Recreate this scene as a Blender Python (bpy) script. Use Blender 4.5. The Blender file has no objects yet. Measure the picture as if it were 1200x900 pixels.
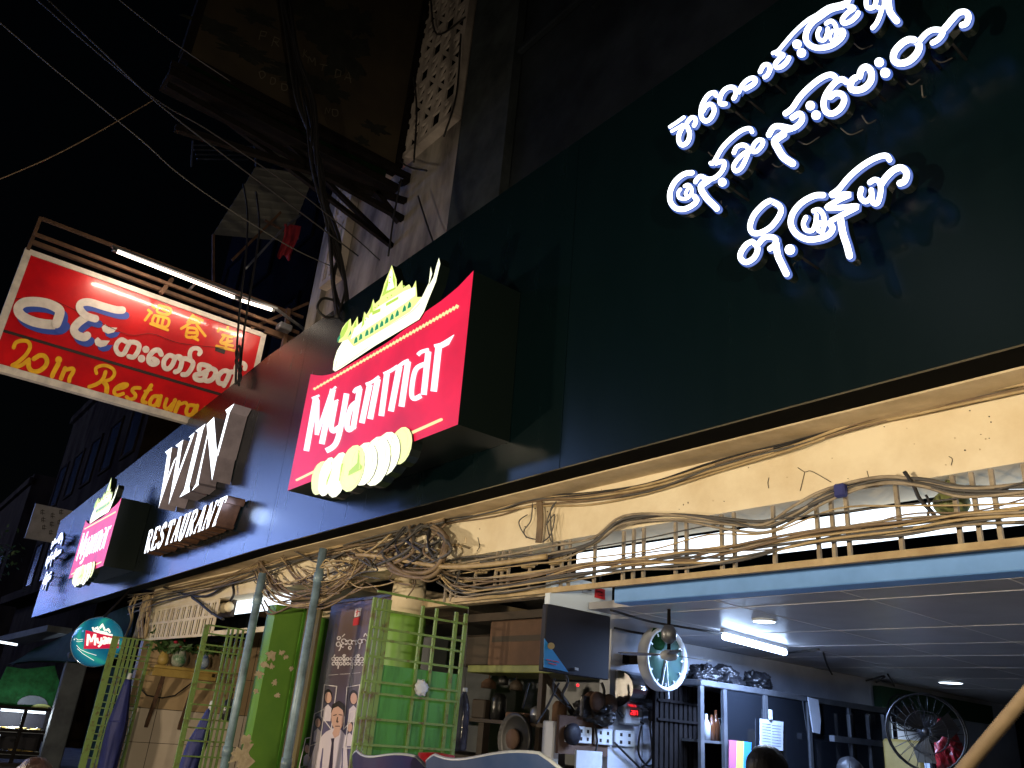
import bpy, math, random
from mathutils import Vector
random.seed(7)
S = bpy.context.scene
COL = S.collection
# ---------------------------------------------------------------- camera (solved from the photo's vanishing points)
RM = ((0.62743653, -0.25658778, -0.7351776), (0.77443493, 0.30394062, 0.55486091), (0.08107981, -0.91748722, 0.38941399))
FPX = 945.0
CAM = Vector((0, 0, 1.55))
cd = bpy.data.cameras.new('camera'); cam = bpy.data.objects.new('camera', cd); COL.objects.link(cam)
from mathutils import Matrix
M3 = Matrix(((RM[0][0], -RM[0][1], -RM[0][2]), (RM[1][0], -RM[1][1], -RM[1][2]), (RM[2][0], -RM[2][1], -RM[2][2])))
cam.matrix_world = Matrix.Translation(CAM) @ M3.to_4x4()
cd.sensor_fit = 'HORIZONTAL'; cd.sensor_width = 36.0; cd.lens = 36 * FPX / 1200; cd.clip_end = 2000; cd.clip_start = 0.05
S.camera = cam
# ---------------------------------------------------------------- night sky, moonlight, exposure
W = bpy.data.worlds.new('World'); S.world = W; W.use_nodes = True
nt = W.node_tree; bg = nt.nodes['Background']
sky = nt.nodes.new('ShaderNodeTexSky'); sky.sky_type = 'NISHITA'; sky.sun_disc = False
sky.sun_elevation = math.radians(12); sky.sun_rotation = math.radians(200)
nt.links.new(sky.outputs[0], bg.inputs[0]); bg.inputs[1].default_value = 0.0003
sd = bpy.data.lights.new('moonlight', 'SUN'); sd.energy = 0.006; sd.angle = math.radians(0.5); sd.color = (0.8, 0.88, 1)
so = bpy.data.objects.new('moonlight', sd); COL.objects.link(so); so.rotation_euler = (math.radians(62), 0, math.radians(-20))
S.view_settings.view_transform = 'Standard'; S.view_settings.look = 'None'; S.view_settings.gamma = 1.0
S.view_settings.exposure = 0.28; S.view_settings.use_curve_mapping = False
S.render.engine = 'CYCLES'; S.cycles.use_denoising = True; S.cycles.max_bounces = 6
S.cycles.sample_clamp_indirect = 3.0; S.cycles.caustics_reflective = False; S.cycles.caustics_refractive = False

# ---------------------------------------------------------------- helpers
def ray(px, py):
    d = (px - 600.0, py - 450.0, FPX)
    return Vector([sum(RM[i][k] * d[k] for k in range(3)) for i in range(3)])
def P(px, py, Y=None, X=None, Z=None):
    """the point where the sight line of a pixel meets a plane of the place"""
    r = ray(px, py)
    if Y is not None: return CAM + r * (Y / r.y)
    if X is not None: return CAM + r * (X / r.x)
    return CAM + r * ((Z - CAM.z) / r.z)
def catmull(pts, n=6, closed=False):
    if len(pts) < 3: return [tuple(p) for p in pts]
    out = []; N = len(pts); rng = N if closed else N - 1
    for i in range(rng):
        if closed: p0, p1, p2, p3 = pts[(i - 1) % N], pts[i], pts[(i + 1) % N], pts[(i + 2) % N]
        else: p0, p1, p2, p3 = pts[max(i - 1, 0)], pts[i], pts[i + 1], pts[min(i + 2, N - 1)]
        for k in range(n):
            t = k / n
            out.append(tuple(0.5 * (2 * b + (c - a) * t + (2 * a - 5 * b + 4 * c - d) * t * t + (3 * b - a - 3 * c + d) * t ** 3)
                             for a, b, c, d in zip(p0, p1, p2, p3)))
    if not closed: out.append(tuple(pts[-1]))
    return out
ORG = {}
MATS = {}
class MB:
    def __init__(s): s.v = []; s.f = []; s.m = []; s.sm = []
    def add(s, vs, fs, mi=0, smooth=False):
        b = len(s.v); s.v += [Vector(v) for v in vs]
        for f in fs: s.f.append([b + i for i in f]); s.m.append(mi); s.sm.append(smooth)
        return s
    def box(s, a, b, mi=0, bev=0.0):
        x0, x1 = sorted((a[0], b[0])); y0, y1 = sorted((a[1], b[1])); z0, z1 = sorted((a[2], b[2]))
        e = min(bev, (x1 - x0) * .3, (y1 - y0) * .3, (z1 - z0) * .3)
        if e <= 0:
            vs = [(x, y, z) for x in (x0, x1) for y in (y0, y1) for z in (z0, z1)]
            return s.add(vs, [(0, 1, 3, 2), (4, 6, 7, 5), (0, 4, 5, 1), (2, 3, 7, 6), (0, 2, 6, 4), (1, 5, 7, 3)], mi)
        # chamfered box: hull of 24 points
        import bmesh
        bm = bmesh.new()
        for x in (x0, x1):
            for y in (y0, y1):
                for z in (z0, z1):
                    sx = 1 if x == x0 else -1; sy = 1 if y == y0 else -1; sz = 1 if z == z0 else -1
                    bm.verts.new((x, y + sy * e, z + sz * e)); bm.verts.new((x + sx * e, y, z + sz * e)); bm.verts.new((x + sx * e, y + sy * e, z))
        bmesh.ops.convex_hull(bm, input=bm.verts); bm.verts.ensure_lookup_table()
        for i, v in enumerate(bm.verts): v.index = i
        s.add([v.co.copy() for v in bm.verts], [[v.index for v in f.verts] for f in bm.faces], mi); bm.free(); return s
    def bar(s, a, b, w, h=None, up=(0, 0, 1), mi=0):
        """rectangular bar between two points"""
        a = Vector(a); b = Vector(b); h = h or w; d = (b - a).normalized(); u = Vector(up)
        if abs(d.dot(u)) > .95: u = Vector((0, 1, 0))
        r = d.cross(u).normalized() * w / 2; u = r.cross(d).normalized() * h / 2
        vs = [p + q for p in (a, b) for q in (-r - u, r - u, r + u, -r + u)]
        return s.add(vs, [(3, 2, 1, 0), (4, 5, 6, 7), (0, 1, 5, 4), (1, 2, 6, 5), (2, 3, 7, 6), (3, 0, 4, 7)], mi)
    def tube(s, pts, r, n=6, mi=0, closed=False, r2=None):
        pts = [Vector(p) for p in pts]; N = len(pts); prev = None; rings = []
        for i, p in enumerate(pts):
            d = (pts[min(i + 1, N - 1)] - pts[max(i - 1, 0)]) if not closed else (pts[(i + 1) % N] - pts[i - 1])
            d = d.normalized() if d.length > 1e-9 else Vector((0, 0, 1))
            if prev is None:
                u = Vector((0, 0, 1)) if abs(d.z) < .9 else Vector((1, 0, 0)); u = (u - d * u.dot(d)).normalized()
            else:
                u = prev - d * prev.dot(d); u = u.normalized() if u.length > 1e-6 else prev
            prev = u; w = d.cross(u); rr = r if r2 is None else r + (r2 - r) * i / max(1, N - 1)
            rings.append([p + (u * math.cos(2 * math.pi * k / n) + w * math.sin(2 * math.pi * k / n)) * rr for k in range(n)])
        vs = [q for R in rings for q in R]; fs = []
        for i in range(N if closed else N - 1):
            j = (i + 1) % N
            for k in range(n): fs.append((i * n + k, i * n + (k + 1) % n, j * n + (k + 1) % n, j * n + k))
        if not closed: fs += [tuple(reversed(range(n))), tuple(range((N - 1) * n, N * n))]
        return s.add(vs, fs, mi, True)
    def lathe(s, c, prof, n=24, axis='z', mi=0, caps=True):
        c = Vector(c); vs = []; fs = []
        for r, h in prof:
            for k in range(n):
                a = 2 * math.pi * k / n; q = (r * math.cos(a), r * math.sin(a), h)
                if axis == 'x': q = (q[2], q[0], q[1])
                elif axis == 'y': q = (q[0], q[2], q[1])
                vs.append(c + Vector(q))
        for i in range(len(prof) - 1):
            for k in range(n): fs.append((i * n + k, i * n + (k + 1) % n, (i + 1) * n + (k + 1) % n, (i + 1) * n + k))
        if caps: fs.append(tuple(reversed(range(n)))); fs.append(tuple(range((len(prof) - 1) * n, len(prof) * n)))
        else: fs += [((len(prof) - 1) * n + k, (len(prof) - 1) * n + (k + 1) % n, (k + 1) % n, k) for k in range(n)]
        return s.add(vs, fs, mi, True)
    def sphere(s, c, r, n=20, m=12, mi=0, sc=(1, 1, 1)):
        pr = [(math.sin(math.pi * i / m), -math.cos(math.pi * i / m)) for i in range(1, m)]
        vs = []
        for a, h in pr:
            for k in range(n):
                t = 2 * math.pi * k / n; vs.append(Vector(c) + Vector((a * math.cos(t) * sc[0], a * math.sin(t) * sc[1], h * sc[2])) * r)
        fs = []
        for i in range(len(pr) - 1):
            for k in range(n): fs.append((i * n + k, i * n + (k + 1) % n, (i + 1) * n + (k + 1) % n, (i + 1) * n + k))
        fs.append(tuple(reversed(range(n)))); fs.append(tuple(range((len(pr) - 1) * n, len(pr) * n)))
        return s.add(vs, fs, mi, True)
    def prism(s, front, off, mi=0, side=None):
        """polygon (3D points) pushed along off; concave outlines are fine"""
        from mathutils.geometry import tessellate_polygon
        fr = [Vector(p) for p in front]; n = len(fr); off = Vector(off)
        tris = tessellate_polygon([fr]); b = len(s.v)
        s.add(fr + [p + off for p in fr], [tuple(t) for t in tris], mi)
        for t in tris: s.f.append([b + n + i for i in reversed(t)]); s.m.append(mi if side is None else side); s.sm.append(False)
        for i in range(n):
            j = (i + 1) % n
            s.f.append([b + i, b + j, b + n + j, b + n + i]); s.m.append(mi if side is None else side); s.sm.append(False)
        return s
    def build(s, name, mats, parent=None, origin=None, smooth=None):
        if not isinstance(mats, (list, tuple)): mats = [mats]
        if parent is not None: o0 = ORG[parent.name]
        elif origin is not None: o0 = Vector(origin)
        else:
            xs = [v.x for v in s.v]; ys = [v.y for v in s.v]
            o0 = Vector(((min(xs) + max(xs)) / 2, (min(ys) + max(ys)) / 2, min(v.z for v in s.v)))
        me = bpy.data.meshes.new(name); me.from_pydata([tuple(v - o0) for v in s.v], [], s.f)
        for m in mats: me.materials.append(MATS[m] if isinstance(m, str) else m)
        me.polygons.foreach_set('material_index', s.m); me.polygons.foreach_set('use_smooth', s.sm); me.update()
        import bmesh
        bm = bmesh.new(); bm.from_mesh(me); bmesh.ops.recalc_face_normals(bm, faces=bm.faces); bm.to_mesh(me); bm.free()
        o = bpy.data.objects.new(name, me); COL.objects.link(o); ORG[o.name] = o0
        if parent is not None: o.parent = parent
        else: o.location = o0
        return o
def tag(o, label, cat, group=None, kind=None):
    if label: o['label'] = label
    if cat: o['category'] = cat
    if group: o['group'] = group
    if kind: o['kind'] = kind
    return o
def empty(name, loc, label, cat, group=None):
    o = bpy.data.objects.new(name, None); COL.objects.link(o); o.location = loc; o.empty_display_size = .1
    ORG[o.name] = Vector(loc); return tag(o, label, cat, group)
def struct(o): o['kind'] = 'structure'; return o
def copy_tree(o, parent=None):
    c = o.copy(); COL.objects.link(c); ORG[c.name] = ORG[o.name].copy()
    if parent is not None: c.parent = parent
    for ch in [x for x in list(COL.objects) if x.parent == o]: copy_tree(ch, c)
    return c

def mat(name, c1, c2=None, scale=4.0, rough=.6, metal=0.0, bump=0.0, emit=None, es=0.0, spec=.5, coat=0.0, lo=.35, hi=.65, stretch=None, bscale=None, trans=0.0, alpha=1.0, rvar=0.0):
    m = bpy.data.materials.new(name); m.use_nodes = True; t = m.node_tree; b = t.nodes['Principled BSDF']
    b.inputs['Base Color'].default_value = (*c1, 1); b.inputs['Roughness'].default_value = rough; b.inputs['Metallic'].default_value = metal
    b.inputs['Specular IOR Level'].default_value = spec; b.inputs['Coat Weight'].default_value = coat; b.inputs['Coat Roughness'].default_value = .08
    b.inputs['Transmission Weight'].default_value = trans; b.inputs['Alpha'].default_value = alpha
    if emit is not None: b.inputs['Emission Color'].default_value = (*emit, 1); b.inputs['Emission Strength'].default_value = es
    if c2 is not None or bump or rvar:
        tc = t.nodes.new('ShaderNodeTexCoord'); mp = t.nodes.new('ShaderNodeMapping'); t.links.new(tc.outputs['Object'], mp.inputs[0])
        if stretch: mp.inputs['Scale'].default_value = stretch
        nz = t.nodes.new('ShaderNodeTexNoise'); nz.inputs['Scale'].default_value = scale; nz.inputs['Detail'].default_value = 8; nz.inputs['Roughness'].default_value = .62
        t.links.new(mp.outputs[0], nz.inputs['Vector'])
        if c2 is not None:
            r = t.nodes.new('ShaderNodeValToRGB'); r.color_ramp.elements[0].position = lo; r.color_ramp.elements[1].position = hi
            r.color_ramp.elements[0].color = (*c1, 1); r.color_ramp.elements[1].color = (*c2, 1)
            t.links.new(nz.outputs['Fac'], r.inputs[0]); t.links.new(r.outputs[0], b.inputs['Base Color'])
        if bump:
            n2 = t.nodes.new('ShaderNodeTexNoise'); n2.inputs['Scale'].default_value = bscale or scale * 3; n2.inputs['Detail'].default_value = 6
            t.links.new(mp.outputs[0], n2.inputs['Vector'])
            bp = t.nodes.new('ShaderNodeBump'); bp.inputs['Strength'].default_value = bump; bp.inputs['Distance'].default_value = .02
            t.links.new(n2.outputs['Fac'], bp.inputs['Height']); t.links.new(bp.outputs[0], b.inputs['Normal'])
        if rvar:
            mr = t.nodes.new('ShaderNodeMapRange'); mr.inputs['To Min'].default_value = max(.02, rough - rvar); mr.inputs['To Max'].default_value = min(1, rough + rvar)
            t.links.new(nz.outputs['Fac'], mr.inputs['Value']); t.links.new(mr.outputs[0], b.inputs['Roughness'])
    MATS[name] = m; return m
def glow(name, c, s): return mat(name, (.02, .02, .02), emit=c, es=s, rough=.4)

# ---------------------------------------------------------------- tracing helpers: strokes and outlines laid on a sign's own plane
def T(crop, pts): ox, oy, k = crop; return [(ox + x / k, oy + y / k) for x, y in pts]
def ribbon(mb, pts, w, proj, off, mi=0, side=1, smooth=True, caps=True, closed=False, ramp=.0002, n=5, grow=0.0, lift=0.0):
    q = catmull(pts, n, closed) if smooth else [tuple(p) for p in pts]
    w = w / 2 + grow; L = []; R = []; N = len(q)
    for i, p in enumerate(q):
        if closed: a, b = q[i - 1], q[(i + 1) % N]
        else: a, b = q[max(i - 1, 0)], q[min(i + 1, N - 1)]
        dx, dy = b[0] - a[0], b[1] - a[1]; l = math.hypot(dx, dy) or 1; nx, ny = -dy / l * w, dx / l * w
        L.append((p[0] + nx, p[1] + ny)); R.append((p[0] - nx, p[1] - ny))
    off = Vector(off); un = off.normalized() if off.length > 0 else Vector((0, 0, 0))
    if caps and not closed:
        def cap(c, e, sgn):
            a0 = math.atan2(e[1] - c[1], e[0] - c[0]); return [(c[0] + w * math.cos(a0 + sgn * math.pi * k / 6), c[1] + w * math.sin(a0 + sgn * math.pi * k / 6)) for k in range(1, 6)]
        c0 = cap(q[0], L[0], 1); c1 = cap(q[-1], R[-1], 1)
    else: c0 = c1 = []
    b = len(mb.v); vs = []
    for i in range(N):
        e = un * (lift - ramp * i)
        vs += [proj(*L[i]) + e, proj(*R[i]) + e]
    fs = [(2 * i, 2 * i + 1, 2 * i + 3, 2 * i + 2) for i in range(N - 1)]
    if closed: fs.append((2 * N - 2, 2 * N - 1, 1, 0))
    k0 = len(vs); vs += [proj(*c) + un * lift for c in c0]; k1 = len(vs); vs += [proj(*c) + un * (lift - ramp * (N - 1)) for c in c1]
    if c0: fs.append([0] + list(range(k0, k0 + len(c0))) + [1])
    if c1: fs.append([2 * N - 1] + list(range(k1, k1 + len(c1))) + [2 * N - 2])
    mb.add(vs, fs, mi)
    if off.length > 1e-6:
        nv = len(vs); bb = mb.add([v + off for v in vs], [])
        if closed: loops = [[2 * i for i in range(N)] + [0], [2 * i + 1 for i in range(N)] + [1]]
        else:
            loops = [[0] + list(range(k0, k1)) + [2 * i + 1 for i in range(N)] + list(range(k1, k1 + len(c1))) + [2 * i for i in range(N - 1, -1, -1)]]
        for lp in loops:
            for i in range(len(lp) - 1):
                a, c = lp[i], lp[i + 1]
                mb.f.append([b + a, b + c, b + nv + c, b + nv + a]); mb.m.append(side); mb.sm.append(False)
    return mb
def dot(mb, c, r, proj, off, mi=0, side=1, ry=None, grow=0.0, lift=0.0, tilt=0.0, n=16):
    ry = ry or r; pts = []
    for k in range(n):
        a = 2 * math.pi * k / n; x = (r + grow) * math.cos(a); y = (ry + grow) * math.sin(a)
        pts.append((c[0] + x * math.cos(tilt) - y * math.sin(tilt), c[1] + x * math.sin(tilt) + y * math.cos(tilt)))
    o = Vector(off); e = o.normalized() * lift if o.length else Vector((0, 0, 0))
    mb.prism([proj(*p) + e for p in pts], o, mi, side); return mb
def outline(mb, pts, proj, off, mi=0, side=1, lift=0.0):
    o = Vector(off); e = o.normalized() * lift
    mb.prism([proj(*p) + e for p in pts], o, mi, side); return mb
def on(**k): return lambda px, py: P(px, py, **k)
def cable(mb, pts, r, n=5, seg=6, jit=0.0):
    q = catmull([tuple(p) for p in pts], seg)
    if jit: q = [tuple(c + random.uniform(-jit, jit) for c in p) for p in q]
    return mb.tube(q, r, n)

# ---------------------------------------------------------------- materials
mat('fascia', (.0006, .0050, .0064), (.0012, .0063, .0077), 2.5, stretch=(2.2, 1, .35), lo=.4, hi=.8, rough=.27, spec=.6, rvar=.015)
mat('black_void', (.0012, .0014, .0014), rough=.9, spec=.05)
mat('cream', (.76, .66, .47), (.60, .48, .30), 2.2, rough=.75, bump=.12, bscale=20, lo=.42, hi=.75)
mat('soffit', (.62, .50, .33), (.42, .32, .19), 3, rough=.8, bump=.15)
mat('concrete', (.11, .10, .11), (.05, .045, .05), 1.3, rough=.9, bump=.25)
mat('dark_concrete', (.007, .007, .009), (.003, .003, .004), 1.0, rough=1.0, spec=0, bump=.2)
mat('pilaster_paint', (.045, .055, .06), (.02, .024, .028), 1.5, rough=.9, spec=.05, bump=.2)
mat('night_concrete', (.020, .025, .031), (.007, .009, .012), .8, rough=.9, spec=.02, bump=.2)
mat('plaster', (.33, .30, .27), (.07, .06, .06), 1.1, rough=.85, bump=.2, stretch=(1, 1, .35), lo=.4, hi=.62)
mat('lattice', (.50, .44, .40), (.32, .28, .26), 3, rough=.85, bump=.15)
mat('asphalt', (.05, .05, .052), (.035, .035, .036), 8, rough=.85, bump=.3)
mat('paving', (.22, .2, .18), (.14, .13, .12), 4, rough=.85, spec=.1, bump=.15)
mat('cable_tan', (.46, .35, .19), (.30, .21, .10), 6, rough=.6)
mat('cable_brown', (.22, .155, .09), (.12, .08, .05), 6, rough=.65)
mat('cable_black', (.012, .011, .012), rough=.6)
mat('cable_grey', (.07, .065, .06), rough=.6)
mat('gate_green', (.145, .235, .06), (.10, .06, .025), 11, rough=.55, bump=.25, lo=.52, hi=.68)
mat('gate_sheet', (.065, .24, .045), (.03, .10, .02), 4, rough=.45, bump=.08, stretch=(1, 2.5, .5), lo=.45, hi=.75)
mat('gate_grey', (.16, .19, .12), (.1, .12, .07), 6, rough=.5)
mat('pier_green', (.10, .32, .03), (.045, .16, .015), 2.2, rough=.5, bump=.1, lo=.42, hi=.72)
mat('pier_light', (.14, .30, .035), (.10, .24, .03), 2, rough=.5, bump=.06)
mat('bare_plaster', (.62, .52, .36), (.45, .36, .24), 14, rough=.9, bump=.2)
mat('pipe_blue', (.22, .33, .43), (.10, .15, .19), 6, rough=.4)
mat('olive_post', (.13, .105, .03), (.05, .042, .015), 5, rough=.7, stretch=(1, 1, .2))
mat('tile_beige', (.42, .30, .17), (.30, .21, .12), 1.5, rough=.4, bump=.03)
mat('tile_white', (.60, .52, .43), (.5, .42, .34), 1.0, rough=.35)
mat('tile_grey', (.22, .23, .25), (.14, .15, .17), 2.5, rough=.5)
mat('grout', (.05, .04, .03), rough=.9)
mat('blue_beam', (.16, .36, .80), (.12, .29, .66), 3, rough=.55)
mat('ceiling', (.42, .42, .45), (.32, .32, .35), 1.2, rough=.36, spec=.3, rvar=.08)
mat('ceiling_seam', (.55, .55, .58), rough=.5)
mat('inner_wall', (.55, .58, .66), (.40, .43, .50), 2, rough=.6)
mat('rust', (.10, .05, .025), (.05, .025, .015), 8, rough=.85, bump=.2)
mat('dark_iron', (.010, .008, .008), (.005, .004, .004), 8, rough=.9, spec=.15, bump=.1)
mat('sign_red', (.60, .006, .010), (.38, .004, .010), 1.6, rough=.32, coat=.6, bump=.008, bscale=2.0)
mat('sign_frame', (.62, .56, .5), (.4, .36, .34), 5, rough=.5)
mat('paint_white', (.72, .66, .62), (.58, .52, .5), 8, rough=.4, coat=.3)
mat('paint_blue', (.035, .075, .38), rough=.4, coat=.3)
mat('paint_yellow', (.80, .43, .015), (.62, .33, .02), 8, rough=.4, coat=.3)
mat('black_line', (.012, .006, .006), rough=.6)
mat('board_brown', (.055, .040, .022), (.03, .022, .013), 1.2, rough=.8, bump=.1)
mat('board_dark', (.018, .020, .014), (.006, .007, .006), 4, rough=.9)
mat('board_line', (.14, .12, .09), rough=.8)
mat('awning_tin', (.07, .068, .055), (.04, .04, .035), 3, rough=.7, bump=.1)
mat('cloth_red', (.35, .02, .04), (.22, .012, .025), 6, rough=.9, bump=.3)
mat('umbrella_blue', (.022, .03, .17), (.014, .02, .11), 5, rough=.65, bump=.25)
mat('letter_side', (.30, .26, .31), (.22, .19, .23), 6, rough=.4, spec=.4)
mat('letter_side_bronze', (.20, .10, .06), (.10, .05, .03), 5, rough=.3, metal=.4)
mat('black_box', (.004, .008, .007), rough=.3)
glow('led_white', (.93, .96, 1.0), 2.6)
glow('led_word', (.90, .95, 1.0), 2.2)
glow('led_edge_halo', (.09, .20, .75), .55)
def uneven(name, c, s0, s1, scale):
    m = glow(name, c, s0); t = m.node_tree; b = t.nodes['Principled BSDF']; tc = t.nodes.new('ShaderNodeTexCoord'); nz = t.nodes.new('ShaderNodeTexNoise'); mr = t.nodes.new('ShaderNodeMapRange')
    nz.inputs['Scale'].default_value = scale; nz.inputs['Detail'].default_value = 3; t.links.new(tc.outputs['Object'], nz.inputs['Vector']); t.links.new(nz.outputs['Fac'], mr.inputs['Value'])
    mr.inputs['From Min'].default_value = .3; mr.inputs['From Max'].default_value = .7; mr.inputs['To Min'].default_value = s0; mr.inputs['To Max'].default_value = s1; t.links.new(mr.outputs[0], b.inputs['Emission Strength'])
uneven('logo_red', (.82, .006, .055), .72, 1.12, 1.6)
glow('logo_white', (1.0, .86, .96), 1.25)
glow('logo_cream', (1.0, .74, .34), 1.05)
glow('logo_pale', (1.0, 1.0, .70), 1.3)
glow('logo_medal', (.88, .94, .38), 1.1)
glow('logo_medal_white', (1.0, 1.0, .74), 1.25)
glow('logo_lime', (.50, .72, .10), .95)
glow('logo_green', (.01, .34, .17), .75)
glow('logo_yellow', (.80, .90, .28), 1.1)
glow('tube_warm', (1.0, .84, .66), 6.0)
glow('tube_cool', (.50, .68, 1.0), 24.0)
glow('strip_white', (.80, .90, 1.0), 2.0)
glow('downlight', (.72, .86, 1.0), 4.0)
glow('red_digit', (1.0, .02, .03), 2.0)
glow('case_light', (.80, .9, 1.0), 3.0)
glow('lamp_warm', (1.0, .72, .40), 6.0)
glow('lamp_cool', (.62, .76, 1.0), 6.0)
glow('neon_orange', (1.0, .30, .08), 7.0)
glow('neon_pink', (1.0, .08, .25), 5.0)
mat('steel', (.55, .55, .56), (.4, .4, .42), 6, rough=.25, metal=1.0)
mat('dull_metal', (.25, .26, .28), (.15, .16, .18), 5, rough=.4, metal=.7)
mat('wood_dark', (.045, .03, .02), (.025, .018, .012), 5, rough=.7, stretch=(.3, .3, 2))
mat('carton', (.11, .06, .036), (.07, .038, .024), 3, rough=.8)
mat('plank_green', (.20, .22, .06), (.12, .14, .04), 5, rough=.6)
mat('panel_dark', (.010, .010, .016), (.014, .013, .02), 1.5, rough=.6, spec=.25)
mat('panel_white', (.6, .68, .75), rough=.5)
mat('panel_blue', (.02, .25, .65), rough=.5)
mat('fan_black', (.006, .006, .007), rough=.45)
mat('bar_grey', (.34, .28, .20), (.20, .16, .11), 9, rough=.7)
mat('plastic_black', (.010, .010, .012), (.02, .02, .022), 9, rough=.3, bump=.5, bscale=14)
mat('plastic_white', (.55, .58, .62), rough=.4)
mat('plastic_red', (.4, .015, .02), (.28, .01, .015), 6, rough=.35, bump=.3)
mat('paper', (.62, .66, .72), (.5, .54, .62), 10, rough=.8)
mat('glass_dark', (.012, .014, .018), rough=.06, spec=.6)
mat('bottle_clear', (.05, .055, .09), (.02, .022, .04), 9, rough=.12, bump=.4, bscale=12)
mat('bottle_amber', (.14, .05, .02), rough=.15)
mat('clock_face', (.03, .07, .07), (.05, .11, .08), 3, rough=.3)
mat('chair_blue', (.02, .07, .22), (.08, .13, .30), 3, rough=.35)
mat('chair_purple', (.06, .025, .15), (.02, .05, .20), 3, rough=.35)
mat('chair_rim', (.6, .65, .72), rough=.4)
mat('skin', (.34, .2, .13), rough=.55)
mat('hair', (.004, .004, .005), (.008, .007, .007), 30, rough=.5, bump=.4, bscale=60, stretch=(1, 1, .3))
mat('hair_brown', (.035, .016, .012), (.02, .010, .008), 30, rough=.5, bump=.4, bscale=60)
mat('shirt_dark', (.03, .03, .05), (.02, .02, .035), 8, rough=.85)
mat('leaf', (.05, .11, .025), (.03, .07, .02), 6, rough=.6)
mat('flower', (.4, .02, .05), rough=.7)
mat('vase', (.05, .16, .07), (.4, .4, .35), 12, rough=.2)
mat('vase_blue', (.35, .42, .5), (.06, .12, .35), 14, rough=.2)
mat('shelf_yellow', (.42, .30, .08), (.3, .2, .05), 5, rough=.5)
mat('tarp_green', (.006, .022, .008), (.003, .012, .005), 3, rough=.7, spec=.05, bump=.25)
mat('stall_green', (.006, .04, .011), (.003, .016, .004), 5, rough=.8, spec=.05, bump=.4)
mat('stall_grey', (.07, .08, .09), (.04, .045, .055), 3, rough=.6, spec=.1)
mat('hose', (.46, .34, .20), (.34, .25, .15), 8, rough=.7)
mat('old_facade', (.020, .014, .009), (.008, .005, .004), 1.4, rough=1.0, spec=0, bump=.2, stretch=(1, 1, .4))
mat('white_sign', (.30, .28, .28), (.2, .19, .19), 3, rough=.7)
mat('window_dark', (.008, .009, .012), rough=.15)
mat('bark', (.05, .035, .025), (.03, .02, .015), 6, rough=.9, bump=.4)
mat('poster_skin', (.58, .36, .30), rough=.5)
mat('poster_hair', (.02, .015, .015), rough=.5)
mat('poster_shirt', (.62, .56, .66), rough=.5)
mat('poster_line', (.7, .66, .7), rough=.5)
mat('poster_red', (.55, .03, .04), rough=.5)
mat('poster_tie', (.03, .02, .05), rough=.5)
mat('cloth_pink', (.45, .12, .25), rough=.9)
mat('cloth_yellow', (.5, .5, .10), rough=.9)
mat('cloth_blue', (.03, .25, .6), rough=.9)
mat('wall_green', (.012, .06, .02), (.008, .04, .012), 3, rough=.7)
# ================================================================ SETTING
FY = 3.40; BY = 3.85
g = MB().box((-140, -40, -.3), (60, 60, 0)); struct(tag(g.build('street', 'asphalt'), 'dark asphalt street in front of the restaurant', 'street'))
g = MB().box((-5.75, 1.2, .004), (10, 13, .45), bev=.02); struct(tag(g.build('pavement', 'paving'), 'raised paved terrace under the dining room', 'pavement'))
g = MB().box((-45, 1.9, .004), (-5.76, 13, .14), bev=.02); struct(tag(g.build('pavement', 'paving'), 'low kerbed pavement along the left bays', 'pavement'))

# ---- the old building above the fascia
bld = empty('old_building', (-4, 5, .45), 'tall grimy old building rising above the green fascia', 'building')
def Xat(px, py, Y): return P(px, py, Y=Y).x
xc = -12.75
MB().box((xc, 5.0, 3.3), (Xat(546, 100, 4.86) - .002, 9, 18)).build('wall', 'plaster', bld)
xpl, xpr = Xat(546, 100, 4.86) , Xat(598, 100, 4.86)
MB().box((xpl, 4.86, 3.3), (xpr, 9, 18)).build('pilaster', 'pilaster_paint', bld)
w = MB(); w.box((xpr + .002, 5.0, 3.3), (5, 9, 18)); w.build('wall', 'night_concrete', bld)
MB().box((xc - .12, 4.9, 3.3), (xc + .3, 5.4, 18)).build('pilaster', 'plaster', bld)
m = MB()
for z in (6.9, 7.25, 10.2): m.box((xpr + .004, 4.9, z), (5, 5.0, z + .12), bev=.02)
m.build('ledge', 'night_concrete', bld)
# barred windows of the storey above
for (x0, x1) in ((-5.6, -3.9), (-2.4, -.7)):
    f = MB()
    for a, b in (((x0, 4.93, 9.9), (x1, 5.0, 10.0)), ((x0, 4.93, 11.5), (x1, 5.0, 11.6)), ((x0, 4.93, 10.0), (x0 + .1, 5.0, 11.5)), ((x1 - .1, 4.93, 10.0), (x1, 5.0, 11.5))): f.box(a, b)
    wn = f.build('window', 'night_concrete', bld)
    MB().box((x0 + .1, 4.985, 10.0), (x1 - .1, 5.01, 11.5)).build('pane', 'window_dark', wn)
    b_ = MB(); n = 9
    for i in range(n): b_.bar((x0 + .15 + i * (x1 - x0 - .3) / (n - 1), 4.96, 10.0), (x0 + .15 + i * (x1 - x0 - .3) / (n - 1), 4.96, 11.5), .02)
    b_.build('window_bars', 'dark_iron', wn)
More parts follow.
